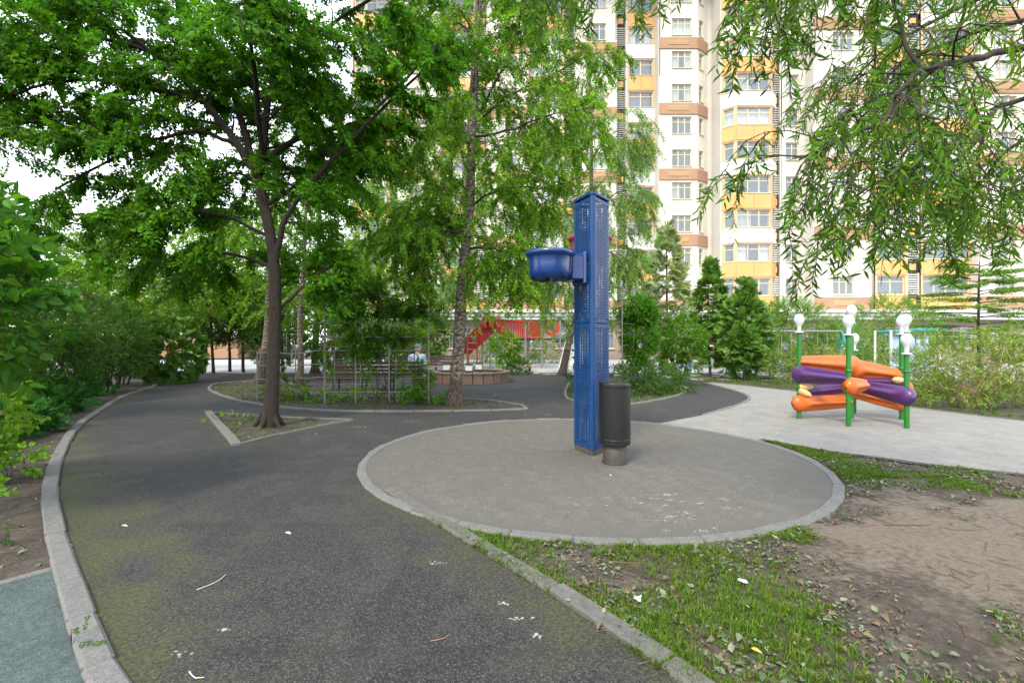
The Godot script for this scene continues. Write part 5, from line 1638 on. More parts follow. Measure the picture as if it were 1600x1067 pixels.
func birch(label: String, base: Vector3, stem: Array, limbs: Array, r0: float, sd: int, o := {}) -> void:
	var r := rg(sd)
	var root := thing("birch_tree", label, "tree", base, "birch trees in the yard")
	var spots := []
	var foot := Geo.new()
	var g := Geo.new()
	var p := smooth(stem, 5)
	var cut := int(p.size() * o.get("foot", 0.2))
	var rad := []
	for i in p.size():
		var t := float(i) / (p.size() - 1)
		rad.append(lerpf(r0, r0 * 0.3, t) + r0 * 0.5 * exp(-maxf(p[i].y, 0) / 0.15) + r.randf_range(-0.006, 0.006))
	foot.tube(p.slice(0, cut + 1), rad.slice(0, cut + 1), 16, false)
	g.tube(p.slice(cut), rad.slice(cut), 14)
	var tw := Geo.new()
	for l in limbs:
		var q := limb(tw, l, r0 * 0.2, 0.01, 7, 0.03, r)
		dress(tw, spots, q, r0 * 0.2, 0.012, o.get("side", 9), o.get("len", 1.2), r, {"sub": o.get("sub", 5), "per": o.get("per", 4), "up": 0.1, "droop": o.get("droop", 0.9), "twig": 0.5})
	if o.get("whips", 8) > 0: dress(tw, spots, p, r0 * 0.4, 0.02, o.get("whips", 8), o.get("len", 1.2) * 1.2, r, {"from": o.get("from", 0.4), "sub": 5, "per": 4, "up": 0.35, "droop": o.get("droop", 0.9), "twig": 0.5})
	var t := part("trunk", g.mesh(M.birch), root)
	part("rough_bark", foot.mesh(M.birchfoot), t)
	part("branches", tw.mesh(M.twigbark), root)
	crown("crown", o.get("leaf", "birch"), spots, root, r, o.get("size", 1.0), 0.35, 0.3)

func birches() -> void:
	birch("tall birch with rough trunk at the right end of the long bed", Vector3(-1.32, 0, -11.03),
		[Vector3(0, -0.05, 0), Vector3(0.02, 0.4, 0), Vector3(0.08, 1.13, 0), Vector3(0.17, 2.75, 0), Vector3(0.33, 4.51, 0), Vector3(0.41, 6.43, 0), Vector3(0.47, 7.9, 0), Vector3(0.56, 9.37, 0), Vector3(0.61, 11.13, 0), Vector3(0.59, 12.57, 0.03)],
		[[Vector3(0.44, 6.57, 0), Vector3(1.03, 7.53, 0.13), Vector3(1.44, 8.48, 0.23), Vector3(1.63, 9.28, 0.33)], [Vector3(0.41, 6.5, 0), Vector3(1.32, 7.35, -0.37), Vector3(2.58, 8.19, -0.77), Vector3(3.56, 8.78, -0.97)],
		[Vector3(0.38, 6.18, 0), Vector3(1.18, 6.14, 0.43), Vector3(2.0, 6.26, 0.83), Vector3(2.92, 6.37, 1.03)], [Vector3(0.4, 6.06, 0), Vector3(-0.02, 6.02, 0.43), Vector3(-0.6, 6.1, 0.73), Vector3(-1.35, 5.83, 1.03)],
		[Vector3(0.33, 4.51, 0), Vector3(0.72, 4.97, -0.27), Vector3(1.63, 5.28, -0.77), Vector3(2.44, 5.26, -0.97)], [Vector3(0.26, 3.63, 0), Vector3(0.89, 3.57, 0.33), Vector3(1.53, 3.25, 0.53)],
		[Vector3(0.31, 4.3, 0), Vector3(-0.35, 4.62, -0.37), Vector3(-1.2, 4.49, -0.77)], [Vector3(0.51, 8.49, 0), Vector3(-0.35, 9.33, -0.37), Vector3(-1.2, 9.92, -0.77)], [Vector3(0.56, 9.22, 0), Vector3(1.32, 10.24, -0.17), Vector3(2.25, 11.01, -0.57)],
		[Vector3(0.28, 3.9, 0), Vector3(-0.4, 4.0, 0.3), Vector3(-1.0, 3.6, 0.5)], [Vector3(0.42, 7.0, 0), Vector3(0.2, 7.6, -0.9), Vector3(-0.2, 8.0, -1.8)]],
		0.165, 21, {"foot": 0.17, "from": 0.34, "whips": 32, "len": 1.4, "side": 12, "sub": 7, "per": 6, "size": 1.15})
	birch("leaning birch far behind the blue tower at the edge of the pale yard", Vector3(2.2, 0, -21.2),
		[Vector3(0, -0.05, 0), Vector3(0.2, 0.9, 0), Vector3(0.5, 2.2, 0), Vector3(0.95, 3.6, 0), Vector3(1.2, 5.5, 0), Vector3(1.3, 8, 0), Vector3(1.3, 11, 0), Vector3(1.2, 14, 0)],
		[[Vector3(0.9, 3.4, 0), Vector3(0.2, 4.4, 0.5), Vector3(-1.0, 4.6, 0.8)], [Vector3(1.1, 4.6, 0), Vector3(2.0, 5.4, 0.4), Vector3(3.0, 5.2, 0.6)], [Vector3(1.2, 6.0, 0), Vector3(0.2, 7.0, 0.6), Vector3(-1.2, 7.0, 1.0)], [Vector3(1.3, 7.0, 0), Vector3(2.4, 8.0, 0.3), Vector3(3.4, 7.8, 0.8)], [Vector3(1.3, 9.0, 0), Vector3(0.2, 10, 0.6), Vector3(-0.8, 10, 1.0)], [Vector3(1.3, 9.6, 0), Vector3(2.3, 10.6, 0.4), Vector3(3.3, 10.4, 0.6)]],
		0.17, 23, {"foot": 0.18, "from": 0.22, "whips": 40, "len": 2.0, "droop": 1.3, "side": 12, "sub": 7, "per": 5, "leaf": "pale", "size": 1.7})
	birch("birch at the left end of the long bed, partly behind the dark trunk", Vector3(-8.9, 0, -16.9),
		[Vector3(0, -0.05, 0), Vector3(0.15, 0.8, 0), Vector3(0.3, 1.9, 0), Vector3(0.35, 3.5, 0), Vector3(0.5, 6, 0), Vector3(0.6, 9, 0)],
		[[Vector3(0.35, 3.6, 0), Vector3(1.2, 4.4, 0.3), Vector3(2.2, 4.4, 0.5)], [Vector3(0.4, 4.5, 0), Vector3(-0.6, 5.4, 0.3), Vector3(-1.6, 5.4, 0.5)], [Vector3(0.5, 5.5, 0), Vector3(1.5, 6.5, 0), Vector3(2.6, 6.6, 0.3)]],
		0.2, 25, {"foot": 0.3, "from": 0.4, "whips": 14, "len": 1.6, "leaf": "birch", "size": 1.4, "sub": 6, "per": 4})
	birch("slim birch in the middle of the long bed left of the bench", Vector3(-6.95, 0, -15.7),
		[Vector3(0, -0.05, 0), Vector3(0.03, 0.9, 0), Vector3(0.0, 2.0, 0), Vector3(0.1, 3.6, 0), Vector3(0.2, 6, 0), Vector3(0.2, 9.5, 0)],
		[[Vector3(0.1, 3.2, 0), Vector3(1.0, 4.0, 0.3), Vector3(2.0, 4.2, 0.4)], [Vector3(0.15, 4.6, 0), Vector3(-0.8, 5.4, 0.2), Vector3(-1.8, 5.4, 0.5)], [Vector3(0.2, 6, 0), Vector3(1.2, 7, 0), Vector3(2.4, 7, 0.3)]],
		0.11, 27, {"foot": 0.3, "from": 0.36, "whips": 14, "len": 1.7, "leaf": "birch", "size": 1.5, "sub": 6, "per": 4})
	birch("birch with pale speckled trunk far behind the bench", Vector3(-9.2, 0, -22.4),
		[Vector3(0, -0.05, 0), Vector3(0.0, 0.9, 0), Vector3(0.05, 2.2, 0), Vector3(0.15, 4, 0), Vector3(0.2, 7, 0), Vector3(0.2, 11.5, 0)],
		[[Vector3(0.1, 4, 0), Vector3(1.5, 5.2, 0.3), Vector3(3.2, 5.4, 0.4)], [Vector3(0.15, 5.2, 0), Vector3(-1.2, 6.4, 0.2), Vector3(-2.4, 6.4, 0.5)], [Vector3(0.2, 7.0, 0), Vector3(1.8, 8.4, 0), Vector3(3.6, 8.6, 0.3)]],
		0.19, 29, {"foot": 0.2, "from": 0.36, "whips": 22, "len": 2.4, "leaf": "pale", "size": 1.8, "side": 10, "sub": 6, "per": 4})
	birch("tall birch beside the red play tower, seen behind the round planter", Vector3(-2.9, 0, -26.5),
		[Vector3(0, -0.05, 0), Vector3(0.05, 1.5, 0), Vector3(0.1, 4, 0), Vector3(0.2, 8, 0), Vector3(0.2, 15.0, 0)],
		[[Vector3(0.1, 5.5, 0), Vector3(1.4, 6.8, 0.3), Vector3(2.8, 6.6, 0.4)], [Vector3(0.15, 7.2, 0), Vector3(-1.4, 8.4, 0.2), Vector3(-2.8, 8.2, 0.5)], [Vector3(0.2, 9.4, 0), Vector3(1.5, 10.6, 0), Vector3(3.0, 10.4, 0.3)], [Vector3(0.2, 11, 0), Vector3(-1.2, 12, 0), Vector3(-2.4, 12, 0.3)]],
		0.16, 33, {"foot": 0.2, "from": 0.34, "whips": 34, "len": 2.3, "leaf": "birch", "size": 2.0, "side": 10, "sub": 6, "per": 4, "droop": 1.2})
	birch("pale feathery birch behind the trellis, left of the tall birch", Vector3(-5.0, 0, -24.0),
		[Vector3(0, -0.05, 0), Vector3(0.0, 1.2, 0), Vector3(0.1, 3, 0), Vector3(0.2, 6, 0), Vector3(0.2, 12.0, 0)],
		[[Vector3(0.1, 3.5, 0), Vector3(1.4, 4.8, 0.3), Vector3(2.6, 4.8, 0.4)], [Vector3(0.15, 5.2, 0), Vector3(-1.4, 6.4, 0.2), Vector3(-2.8, 6.2, 0.5)], [Vector3(0.2, 7.4, 0), Vector3(1.5, 8.6, 0), Vector3(2.8, 8.4, 0.3)]],
		0.15, 31, {"foot": 0.2, "from": 0.25, "whips": 26, "len": 2.3, "leaf": "pale", "size": 1.8, "side": 10, "sub": 6, "per": 4, "droop": 1.2})

func willow() -> void:
	var r := rg(41)
	var root := thing("willow_tree", "narrow leaved tree whose drooping branches hang into the upper right of the view", "tree", Vector3(5.0, 0, -2.6))
	var g := Geo.new()
	var spots := []
	limb(g, [Vector3(0, -0.06, 0), Vector3(0.02, 0.8, 0), Vector3(-0.05, 1.8, -0.02), Vector3(-0.02, 2.9, 0), Vector3(0.05, 4.2, 0.05), Vector3(0.0, 6.2, 0.1)], 0.17, 0.07, 14)
	var limbs := [
		[[Vector3(-0.03, 3.2, 0), Vector3(-0.8, 3.55, -0.5), Vector3(-1.48, 3.52, -0.7), Vector3(-1.93, 3.38, -0.6), Vector3(-2.35, 3.25, -0.5), Vector3(-2.54, 3.07, -0.45), Vector3(-2.68, 2.87, -0.4), Vector3(-2.98, 2.74, -0.35), Vector3(-3.26, 2.6, -0.3)], 0.034, 22, 0.55],
		[[Vector3(-2.35, 3.25, -0.5), Vector3(-2.38, 3.46, -0.6), Vector3(-2.34, 3.72, -0.7), Vector3(-2.37, 4.11, -0.8)], 0.015, 7, 0.55],
		[[Vector3(-0.04, 2.9, 0), Vector3(-0.7, 3.3, -0.6), Vector3(-1.27, 3.27, -0.9), Vector3(-1.59, 3.12, -0.8), Vector3(-1.74, 2.91, -0.75), Vector3(-2.03, 2.7, -0.7), Vector3(-2.33, 2.69, -0.65), Vector3(-2.56, 2.56, -0.6), Vector3(-2.84, 2.41, -0.55)], 0.024, 21, 0.5],
		[[Vector3(-1.59, 3.12, -0.8), Vector3(-1.69, 2.8, -0.8), Vector3(-1.66, 2.45, -0.8)], 0.012, 5, 0.45],
		[[Vector3(0, 3.6, 0), Vector3(-1.0, 3.95, -0.3), Vector3(-1.8, 3.98, -0.4), Vector3(-2.4, 3.98, -0.4), Vector3(-3.0, 3.9, -0.4), Vector3(-3.28, 3.8, -0.4), Vector3(-3.42, 3.6, -0.4)], 0.03, 19, 0.42],
		[[Vector3(0.03, 3.9, 0), Vector3(-1.2, 4.3, -0.5), Vector3(-2.73, 4.5, -0.8), Vector3(-3.64, 4.48, -0.8), Vector3(-4.32, 4.34, -0.8), Vector3(-4.75, 4.12, -0.8)], 0.03, 26, 0.5],
		[[Vector3(-0.05, 2.6, 0), Vector3(-0.5, 3.1, -0.8), Vector3(-0.95, 3.1, -1.2), Vector3(-1.25, 2.75, -1.25), Vector3(-1.5, 2.5, -1.3)], 0.02, 10, 0.4],
		[[Vector3(0, 3.4, 0), Vector3(-0.9, 3.9, -0.9), Vector3(-1.6, 3.9, -1.4), Vector3(-1.9, 3.6, -1.6)], 0.028, 18, 0.6],
		[[Vector3(0, 4.0, 0), Vector3(-0.8, 4.4, -1.2), Vector3(-1.4, 4.3, -1.9), Vector3(-1.6, 4.1, -2.2)], 0.028, 17, 0.7],
		[[Vector3(0, 4.6, 0), Vector3(0.6, 5.4, 0.6), Vector3(1.4, 5.6, 1.2)], 0.04, 10, 0.9],
		[[Vector3(0, 5.0, 0), Vector3(-0.9, 5.8, 0.5), Vector3(-1.8, 6.0, 0.9)], 0.04, 10, 0.9],
		[[Vector3(0, 5.6, 0), Vector3(0.4, 6.4, -0.9), Vector3(0.9, 6.6, -1.8)], 0.035, 10, 0.9]]
	for l in limbs:
		var q := limb(g, l[0], l[1], 0.007, 8, 0.01, r)
		dress(g, spots, q, l[1], 0.008, l[2], l[3], r, {"from": 0.35, "sub": 3, "per": 2, "up": 0.05, "droop": 1.0, "twig": 0.45, "taper": 0.1})
	for s in spots: s[1] = (s[1] + Vector3(0, -0.75, 0)).normalized()
	part("trunk", g.mesh(M.twigbark), root)
	crown("crown", "willow", spots, root, r, 0.8, 0.15, 0.45)

# a shrub with several stems and one or more leafy masses: lumps [centre, radii, sprays]
func shrub(called: String, label: String, category: String, base: Vector3, kind: String, stems: int, stem_h: float, lumps: Array, sd: int, o := {}) -> void:
	var r := rg(sd)
	var root := thing(called, label, category, base, o.get("group", ""))
	var g := Geo.new()
	var spots := []
	for l in lumps: mass(spots, l[0], l[1], l[2], r, sd + 3, o)
	var th: float = o.get("thick", 0.018)
	for k in stems:
		var a := TAU * (k + r.randf() * 0.7) / stems
		var l: Array = lumps[k % lumps.size()]
		var to: Vector3 = l[0] + Vector3(cos(a) * l[1].x, 0.2 * l[1].y, sin(a) * l[1].z) * 0.6
		var b := Vector3(cos(a), 0, sin(a)) * r.randf_range(0.02, o.get("foot", 0.12)) + Vector3(0, -0.04, 0)
		var m := b.lerp(to, 0.5) + Vector3(r.randf_range(-0.1, 0.1), 0.15, r.randf_range(-0.1, 0.1)) * minf(stem_h, 1.0)
		var q := limb(g, [b, m, to], th, minf(0.005, th * 0.4), 6, minf(0.015, th), r)
		for j in 5:
			var at := along(q, r.randf_range(0.35, 0.95))
			var d := Vector3(r.randf_range(-1, 1), r.randf_range(0.1, 1), r.randf_range(-1, 1)).normalized()
			g.tube([at[0], at[0] + d * 0.2 * l[1].x + Vector3(0, 0.04, 0), at[0] + d * 0.45 * l[1].x], [minf(0.007, th * 0.5), minf(0.005, th * 0.4), minf(0.002, th * 0.2)], 4, false)
	part("stems", g.mesh(M[o.get("bark", "twigbark")]), root)
	crown("foliage", kind, spots, root, r, o.get("size", 1.0), o.get("level", 0.5), o.get("spread", 0.28))

# conifers and small single-trunk trees
func small_tree(called: String, label: String, base: Vector3, kind: String, h: float, lumps: Array, sd: int, o := {}) -> void:
	var r := rg(sd)
	var root := thing(called, label, "tree", base, o.get("group", ""))
	var g := Geo.new()
	var spots := []
	var lean := Vector3(r.randf_range(-0.1, 0.1), 0, r.randf_range(-0.1, 0.1))
	var tr := limb(g, [Vector3(0, -0.05, 0), Vector3(0, h * 0.35, 0) + lean, Vector3(0, h * 0.7, 0) + lean, Vector3(0, h * 0.97, 0)], o.get("thick", 0.05), 0.012, 8, 0.01, r)
	for l in lumps: mass(spots, l[0], l[1], l[2], r, sd + 3, o)
	var tiers: int = o.get("tiers", 14)
	for i in tiers:
		var t := lerpf(o.get("bare", 0.25), 0.95, (i + r.randf()) / tiers)
		var at := along(tr, t)
		var a := i * 2.4
		var reach: float = o.get("reach", 1.0) * (1.05 - t * o.get("narrow", 0.7))
		var e: Vector3 = at[0] + Vector3(cos(a), o.get("rise", 0.1), sin(a)) * reach
		var m: Vector3 = (at[0] as Vector3).lerp(e, 0.5) + Vector3(0, 0.05, 0)
		g.tube([at[0], m, e], [0.02, 0.012, 0.004], 5, false)
		if o.get("layered", 0) > 0:
			for k in int(o.layered):
				var f := 0.25 + 0.75 * r.randf()
				var sd2 := Vector3(-sin(a), 0, cos(a)) * r.randf_range(-0.4, 0.4) * reach * f
				spots.append([(at[0] as Vector3).lerp(e, f) + sd2 + Vector3(0, r.randf_range(-0.05, 0.05), 0), (e - at[0] + sd2 * 1.5).normalized()])
	part("trunk", g.mesh(M.twigbark), root)
	crown("crown", kind, spots, root, r, o.get("size", 1.0), o.get("level", 0.6), o.get("spread", 0.28))

func greenery() -> void:
	# left foreground
	shrub("lilac_bush", "tall bush with big heart shaped leaves at the left edge in the foreground", "bush", Vector3(-4.75, 0, -3.95), "lilac", 9, 2.0, [[Vector3(0.25, 1.85, 0.2), Vector3(0.75, 0.6, 0.6), 190], [Vector3(-0.3, 2.4, 0.2), Vector3(0.75, 0.6, 0.7), 180], [Vector3(0.25, 2.35, 0.3), Vector3(0.5, 0.45, 0.4), 70], [Vector3(0.0, 1.35, 0.0), Vector3(0.5, 0.3, 0.4), 50]], 51, {"gap": -0.2, "clump": 1.6, "thick": 0.02, "size": 1.0})
	shrub("young_maple", "low bright green bush beside the left kerb", "bush", Vector3(-5.6, 0, -5.0), "bright", 6, 0.6, [[Vector3(0, 0.68, 0), Vector3(0.36, 0.4, 0.36), 100], [Vector3(-0.2, 0.35, 0.1), Vector3(0.4, 0.28, 0.35), 60]], 53, {"gap": -0.4, "thick": 0.01})
	shrub("weed_plant", "small bright sprout on the dark mulch beside the left kerb", "plant", Vector3(-5.45, 0, -5.25), "bright", 3, 0.15, [[Vector3(0, 0.14, 0), Vector3(0.14, 0.1, 0.14), 8]], 55, {"gap": -1.0, "size": 0.7, "thick": 0.004})
	shrub("weed_plant", "little weed growing in the joint of the left kerb by the blue green surface", "plant", Vector3(-2.13, 0.0, -2.33), "shrub", 1, 0.05, [[Vector3(0, 0.05, 0), Vector3(0.06, 0.03, 0.06), 5]], 56, {"gap": -1.0, "size": 0.32, "thick": 0.003, "foot": 0.02})
	shrub("weed_plant", "low weed on bare mulch near the blue green surface", "plant", Vector3(-3.75, 0, -3.5), "shrub", 3, 0.05, [[Vector3(0, 0.06, 0), Vector3(0.1, 0.03, 0.1), 7]], 57, {"gap": -1.0, "size": 0.4, "thick": 0.003, "foot": 0.03})
	var gc := [[-6.35, -5.9, "low leafy plants beside the bright bush at the left kerb"], [-7.0, -6.35, "low leafy plants left of the kerb, second patch from the camera"], [-7.7, -7.1, "low leafy plants at the kerb in front of the small junipers"], [-8.9, -8.6, "low leafy plants at the kerb between the junipers"], [-5.2, -4.35, "low plants under the lilac bush near the left kerb"], [-10.0, -10.4, "low leafy plants at the kerb before the far junipers"]]
	for i in gc.size():
		shrub("ground_cover", gc[i][2], "plant", Vector3(gc[i][0], 0, gc[i][1]), "shrub" if i % 2 else "bright", 5, 0.1, [[Vector3(0, 0.1, 0), Vector3(0.42, 0.1, 0.34), 46]], 150 + i, {"gap": -0.4, "thick": 0.004, "foot": 0.2, "size": 0.6, "group": "low plants along the left kerb"})
	var jn := [[-7.75, -6.6, 0.55, "small juniper left of the kerb behind the bright bush, nearest the camera"], [-10.8, -11.2, 1.0, "rightmost of the spreading junipers, reaching the far left kerb"], [-10.0, -9.9, 0.9, "spreading juniper in the middle of the left bed"], [-9.3, -8.9, 0.8, "spreading juniper left of the others behind the bright bush"], [-8.1, -7.55, 0.6, "low dark juniper nearest the left kerb"], [-12.2, -13.2, 1.0, "farthest spreading juniper at the bend of the left kerb"]]
	for i in jn.size():
		shrub("juniper", jn[i][3], "shrub", Vector3(jn[i][0], 0, jn[i][1]), "juniper", 7, 0.2, [[Vector3(0, 0.24, 0), Vector3(jn[i][2], 0.24, 0.7), 190]], 60 + i, {"gap": -0.25, "clump": 2.0, "thick": 0.012, "group": "spreading junipers by the left kerb", "level": 0.7})
	var hd := [[-9.8, -8.4, 1.3, 1.9, 680, "dark shrub with bare stems at the left edge behind the junipers"], [-11.2, -11.5, 1.3, 1.9, 680, "dark tall shrub second from the left in the hedge"], [-12.2, -14.0, 1.3, 1.75, 680, "dark tall shrub in the middle of the left hedge"], [-13.4, -16.2, 1.4, 1.6, 680, "dark shrub at the right of the left hedge"]]
	for i in hd.size():
		var q: Array = hd[i]
		shrub("hedge_shrub", q[5], "shrub", Vector3(q[0], 0, q[1]), "shrub", 11, 1.2, [[Vector3(0, q[3], 0), Vector3(q[2], 0.95, q[2] * 0.8), q[4]], [Vector3(0.4, q[3] - 0.75, 0.1), Vector3(q[2] * 0.8, 0.4, 0.8), 110]], 70 + i, {"gap": -0.2, "thick": 0.028, "foot": 0.5, "group": "dark hedge shrubs on the left", "size": 1.15})
	shrub("evergreen_shrub", "rounded dark evergreen shrub at the far bend of the path", "shrub", Vector3(-12.4, 0, -17.3), "yew", 8, 0.8, [[Vector3(0, 1.15, 0), Vector3(1.15, 1.1, 0.9), 520]], 78, {"gap": -0.3, "thick": 0.03, "size": 1.2})
	# row of thin trees at the far left
	var row := [[-14.9, -23.2], [-14.2, -22.8], [-14.0, -23.8], [-13.0, -23.2], [-12.4, -24.0], [-12.0, -23.0], [-11.2, -23.4]]
	var ord := ["first", "second", "third", "fourth", "fifth", "sixth", "seventh"]
	for i in row.size():
		small_tree("row_tree", "%s from the left of the thin dark trees beyond the bend" % ord[i], Vector3(row[i][0], 0, row[i][1]), "shrub", 4.3, [[Vector3(0, 3.0, 0), Vector3(1.0, 1.6, 0.9), 420]], 80 + i, {"thick": 0.085, "gap": -0.2, "size": 1.45, "tiers": 8, "reach": 0.9, "group": "thin trees beyond the bend", "level": 0.5})
	# leafy trees far left behind the hedge
	small_tree("far_tree", "fresh green tree with spreading crown behind the dark trunk", Vector3(-14.6, 0, -19.6), "birch", 8.0, [[Vector3(0.6, 4.6, 0), Vector3(3.4, 2.5, 2.4), 1500]], 93, {"thick": 0.13, "gap": -0.1, "size": 1.9, "reach": 2.2})
	small_tree("far_tree", "green tree at the far left above the hedge shrubs", Vector3(-18.5, 0, -17.0), "birch", 6.5, [[Vector3(0, 3.6, 0), Vector3(2.4, 2.0, 2.0), 800]], 94, {"thick": 0.12, "gap": -0.05, "size": 1.8, "reach": 1.8})
	small_tree("far_tree", "large far tree behind the left hedge", Vector3(-21, 0, -24), "shrub", 7.0, [[Vector3(0, 3.6, 0), Vector3(3.4, 3.0, 2.0), 1000]], 90, {"thick": 0.14, "gap": -0.1, "size": 2.0, "reach": 1.8})
	small_tree("far_tree", "far tree with light foliage between low building and birches", Vector3(-14.0, 0, -30), "pale", 9.0, [[Vector3(0, 5.2, 0), Vector3(2.6, 3.2, 2.0), 620]], 91, {"thick": 0.15, "gap": -0.1, "size": 2.2, "reach": 1.8})
	small_tree("far_tree", "far pale tree behind the pergola and the tall birch", Vector3(-8.6, 0, -31), "pale", 11.5, [[Vector3(0, 6.2, 0), Vector3(2.8, 4.2, 2.0), 760]], 92, {"thick": 0.15, "gap": -0.12, "size": 2.2, "reach": 1.8})
	# greenery between the bench and the far yard
	var md := [[-6.6, -19.2, 1.3, "shrub", "mid green shrub behind the left end of the long bench"], [-4.9, -21.2, 1.4, "bright", "fresh green shrub behind the trellis"], [-7.8, -20.6, 1.6, "vine", "leafy shrub behind the slim birch"], [-10.2, -20.4, 1.5, "shrub", "dark leafy shrub beyond the left birch"], [-4.6, -24.6, 1.3, "vine", "leafy shrub left of the red ladder"]]
	for i in md.size():
		var q: Array = md[i]
		shrub("yard_shrub", q[4], "shrub", Vector3(q[0], 0, q[1]), q[3], 9, 1.0, [[Vector3(0, q[2] * 1.25, 0), Vector3(1.25, q[2] * 1.0, 0.9), 480]], 140 + i, {"gap": -0.2, "thick": 0.015, "size": 1.15, "foot": 0.3, "group": "shrubs between bench and far yard"})
	# right middle distance
	small_tree("larch_tree", "tall pale silvery conifer behind the vine covered trellis", Vector3(9.0, 0, -28), "spruce", 8.4, [[Vector3(0, 4.4, 0), Vector3(2.0, 3.9, 1.8), 520]], 100, {"cone": 1.0, "thick": 0.11, "gap": -0.15, "clump": 1.4, "size": 1.7, "tiers": 22, "reach": 1.9, "rise": 0.15, "narrow": 0.95})
	small_tree("pine_tree", "slim conifer with reddish trunk left of the bushy yew", Vector3(8.45, 0, -20.4), "yew", 4.8, [[Vector3(0, 3.2, 0), Vector3(0.95, 1.7, 0.85), 420], [Vector3(0, 1.2, 0), Vector3(0.6, 0.6, 0.5), 60]], 101, {"cone": 0.9, "thick": 0.06, "gap": 0.0, "clump": 2.0, "size": 1.15, "tiers": 16, "reach": 0.9})
	small_tree("yew_tree", "bushy dark green conifer behind the pale play surface", Vector3(9.3, 0, -19.2), "yew", 3.9, [[Vector3(0, 2.0, 0), Vector3(1.45, 1.9, 1.2), 620]], 102, {"cone": 0.85, "thick": 0.06, "gap": 0.0, "clump": 2.0, "size": 1.15, "tiers": 18, "reach": 1.4, "bare": 0.15})
	small_tree("yew_tree", "small pointed conifer growing close to the bushy dark one", Vector3(8.9, 0, -18.3), "yew", 2.3, [[Vector3(0, 1.35, 0), Vector3(0.7, 0.75, 0.6), 260]], 103, {"cone": 0.7, "thick": 0.04, "gap": -0.2, "clump": 2.2, "size": 1.0, "tiers": 8, "reach": 0.6})
	shrub("leafy_bush", "round bright green bush right of the vine covered trellis", "bush", Vector3(5.6, 0, -16.2), "vine", 9, 1.2, [[Vector3(0.15, 1.6, 0), Vector3(0.72, 0.72, 0.7), 330], [Vector3(0.2, 0.9, 0.1), Vector3(0.8, 0.5, 0.6), 130]], 104, {"gap": -0.2, "thick": 0.016, "foot": 0.3, "size": 0.85})
	shrub("low_shrub", "low green shrub at the foot of the vine behind the bin", "shrub", Vector3(3.7, 0, -13.7), "shrub", 7, 0.3, [[Vector3(0, 0.42, 0), Vector3(1.0, 0.4, 0.7), 260], [Vector3(1.0, 0.3, -0.3), Vector3(0.7, 0.3, 0.6), 130]], 105, {"gap": -0.3, "thick": 0.008, "size": 0.9})
	shrub("low_shrub", "low leafy shrub between the dark path and the vine, left of the bin", "shrub", Vector3(2.3, 0, -14.6), "shrub", 6, 0.3, [[Vector3(0.1, 0.4, 0), Vector3(0.6, 0.4, 0.6), 150]], 106, {"gap": -0.3, "thick": 0.008, "size": 0.9})
	# shrubs along the back of the play surface
	var bk := [[10.2, -17.5, 0.9, 0.55, "yellowgreen", "low pale shrub behind the edge left of the climbing frame"], [11.6, -18.6, 1.0, 0.6, "yellowgreen", "pale yellow green shrub behind the left posts of the climbing frame"], [10.0, -14.8, 0.8, 0.45, "yellowgreen", "low shrub at the play surface edge just left of the climbing frame"], [11.0, -13.4, 0.95, 0.55, "yellowgreen", "pale shrub showing between the beams of the climbing frame"], [12.4, -14.2, 1.0, 0.65, "yellowgreen", "pale shrub just right of the middle posts"]]
	for i in bk.size():
		var q: Array = bk[i]
		shrub("pale_shrub", q[5], "shrub", Vector3(q[0], 0, q[1]), q[4], 8, 0.4, [[Vector3(0, q[3] + 0.1, 0), Vector3(q[2], q[3], 0.7), 230]], 110 + i, {"gap": -0.1, "thick": 0.008, "size": 0.95, "group": "pale shrubs behind the play surface"})
	shrub("spirea_bush", "wide yellow green bush with reddish stems at the right edge", "bush", Vector3(10.4, 0, -10.9), "yellowgreen", 16, 0.7, [[Vector3(0.1, 1.0, 0), Vector3(1.25, 0.62, 0.9), 520], [Vector3(-0.5, 0.45, 0.2), Vector3(0.75, 0.35, 0.6), 120], [Vector3(0.9, 0.7, 0.2), Vector3(0.8, 0.5, 0.6), 160]], 120, {"gap": -0.15, "thick": 0.012, "foot": 0.25, "size": 0.9, "bark": "brown"})
	shrub("spirea_bush", "yellow green bush at the right edge behind the wide one", "bush", Vector3(13.2, 0, -12.6), "yellowgreen", 10, 0.7, [[Vector3(0, 1.1, 0), Vector3(1.4, 0.75, 0.9), 420]], 121, {"gap": -0.15, "thick": 0.012, "foot": 0.25, "size": 0.95, "bark": "brown"})
	small_tree("layered_tree", "grey green tree with level branches behind the bushes at the right edge", Vector3(16.2, 0, -16.6), "pale", 4.4, [], 122, {"thick": 0.08, "tiers": 34, "layered": 40, "reach": 2.4, "bare": 0.28, "narrow": 0.75, "rise": 0.05, "size": 1.25, "level": 0.6})
	shrub("willow_bush", "wide pale green bush behind the swing frame", "bush", Vector3(14.2, 0, -23.5), "pale", 10, 1.2, [[Vector3(-0.6, 1.75, 0), Vector3(2.2, 1.65, 1.2), 1500], [Vector3(2.0, 1.3, 0), Vector3(1.6, 1.2, 1.0), 600]], 123, {"gap": -0.15, "thick": 0.02, "size": 1.5, "foot": 0.4})
	shrub("willow_bush", "pale green bush in the yard between conifer and swing frame", "bush", Vector3(13.6, 0, -27.5), "pale", 9, 1.2, [[Vector3(-1.2, 1.6, 0), Vector3(1.9, 1.5, 1.2), 900]], 124, {"gap": -0.15, "thick": 0.02, "size": 1.5, "foot": 0.4})
	shrub("willow_bush", "tall pale bush in front of the building canopy at the right", "bush", Vector3(21.5, 0, -27.0), "pale", 10, 1.2, [[Vector3(0, 2.0, 0), Vector3(2.6, 1.9, 1.2), 1300]], 128, {"gap": -0.15, "thick": 0.02, "size": 1.7, "foot": 0.4})
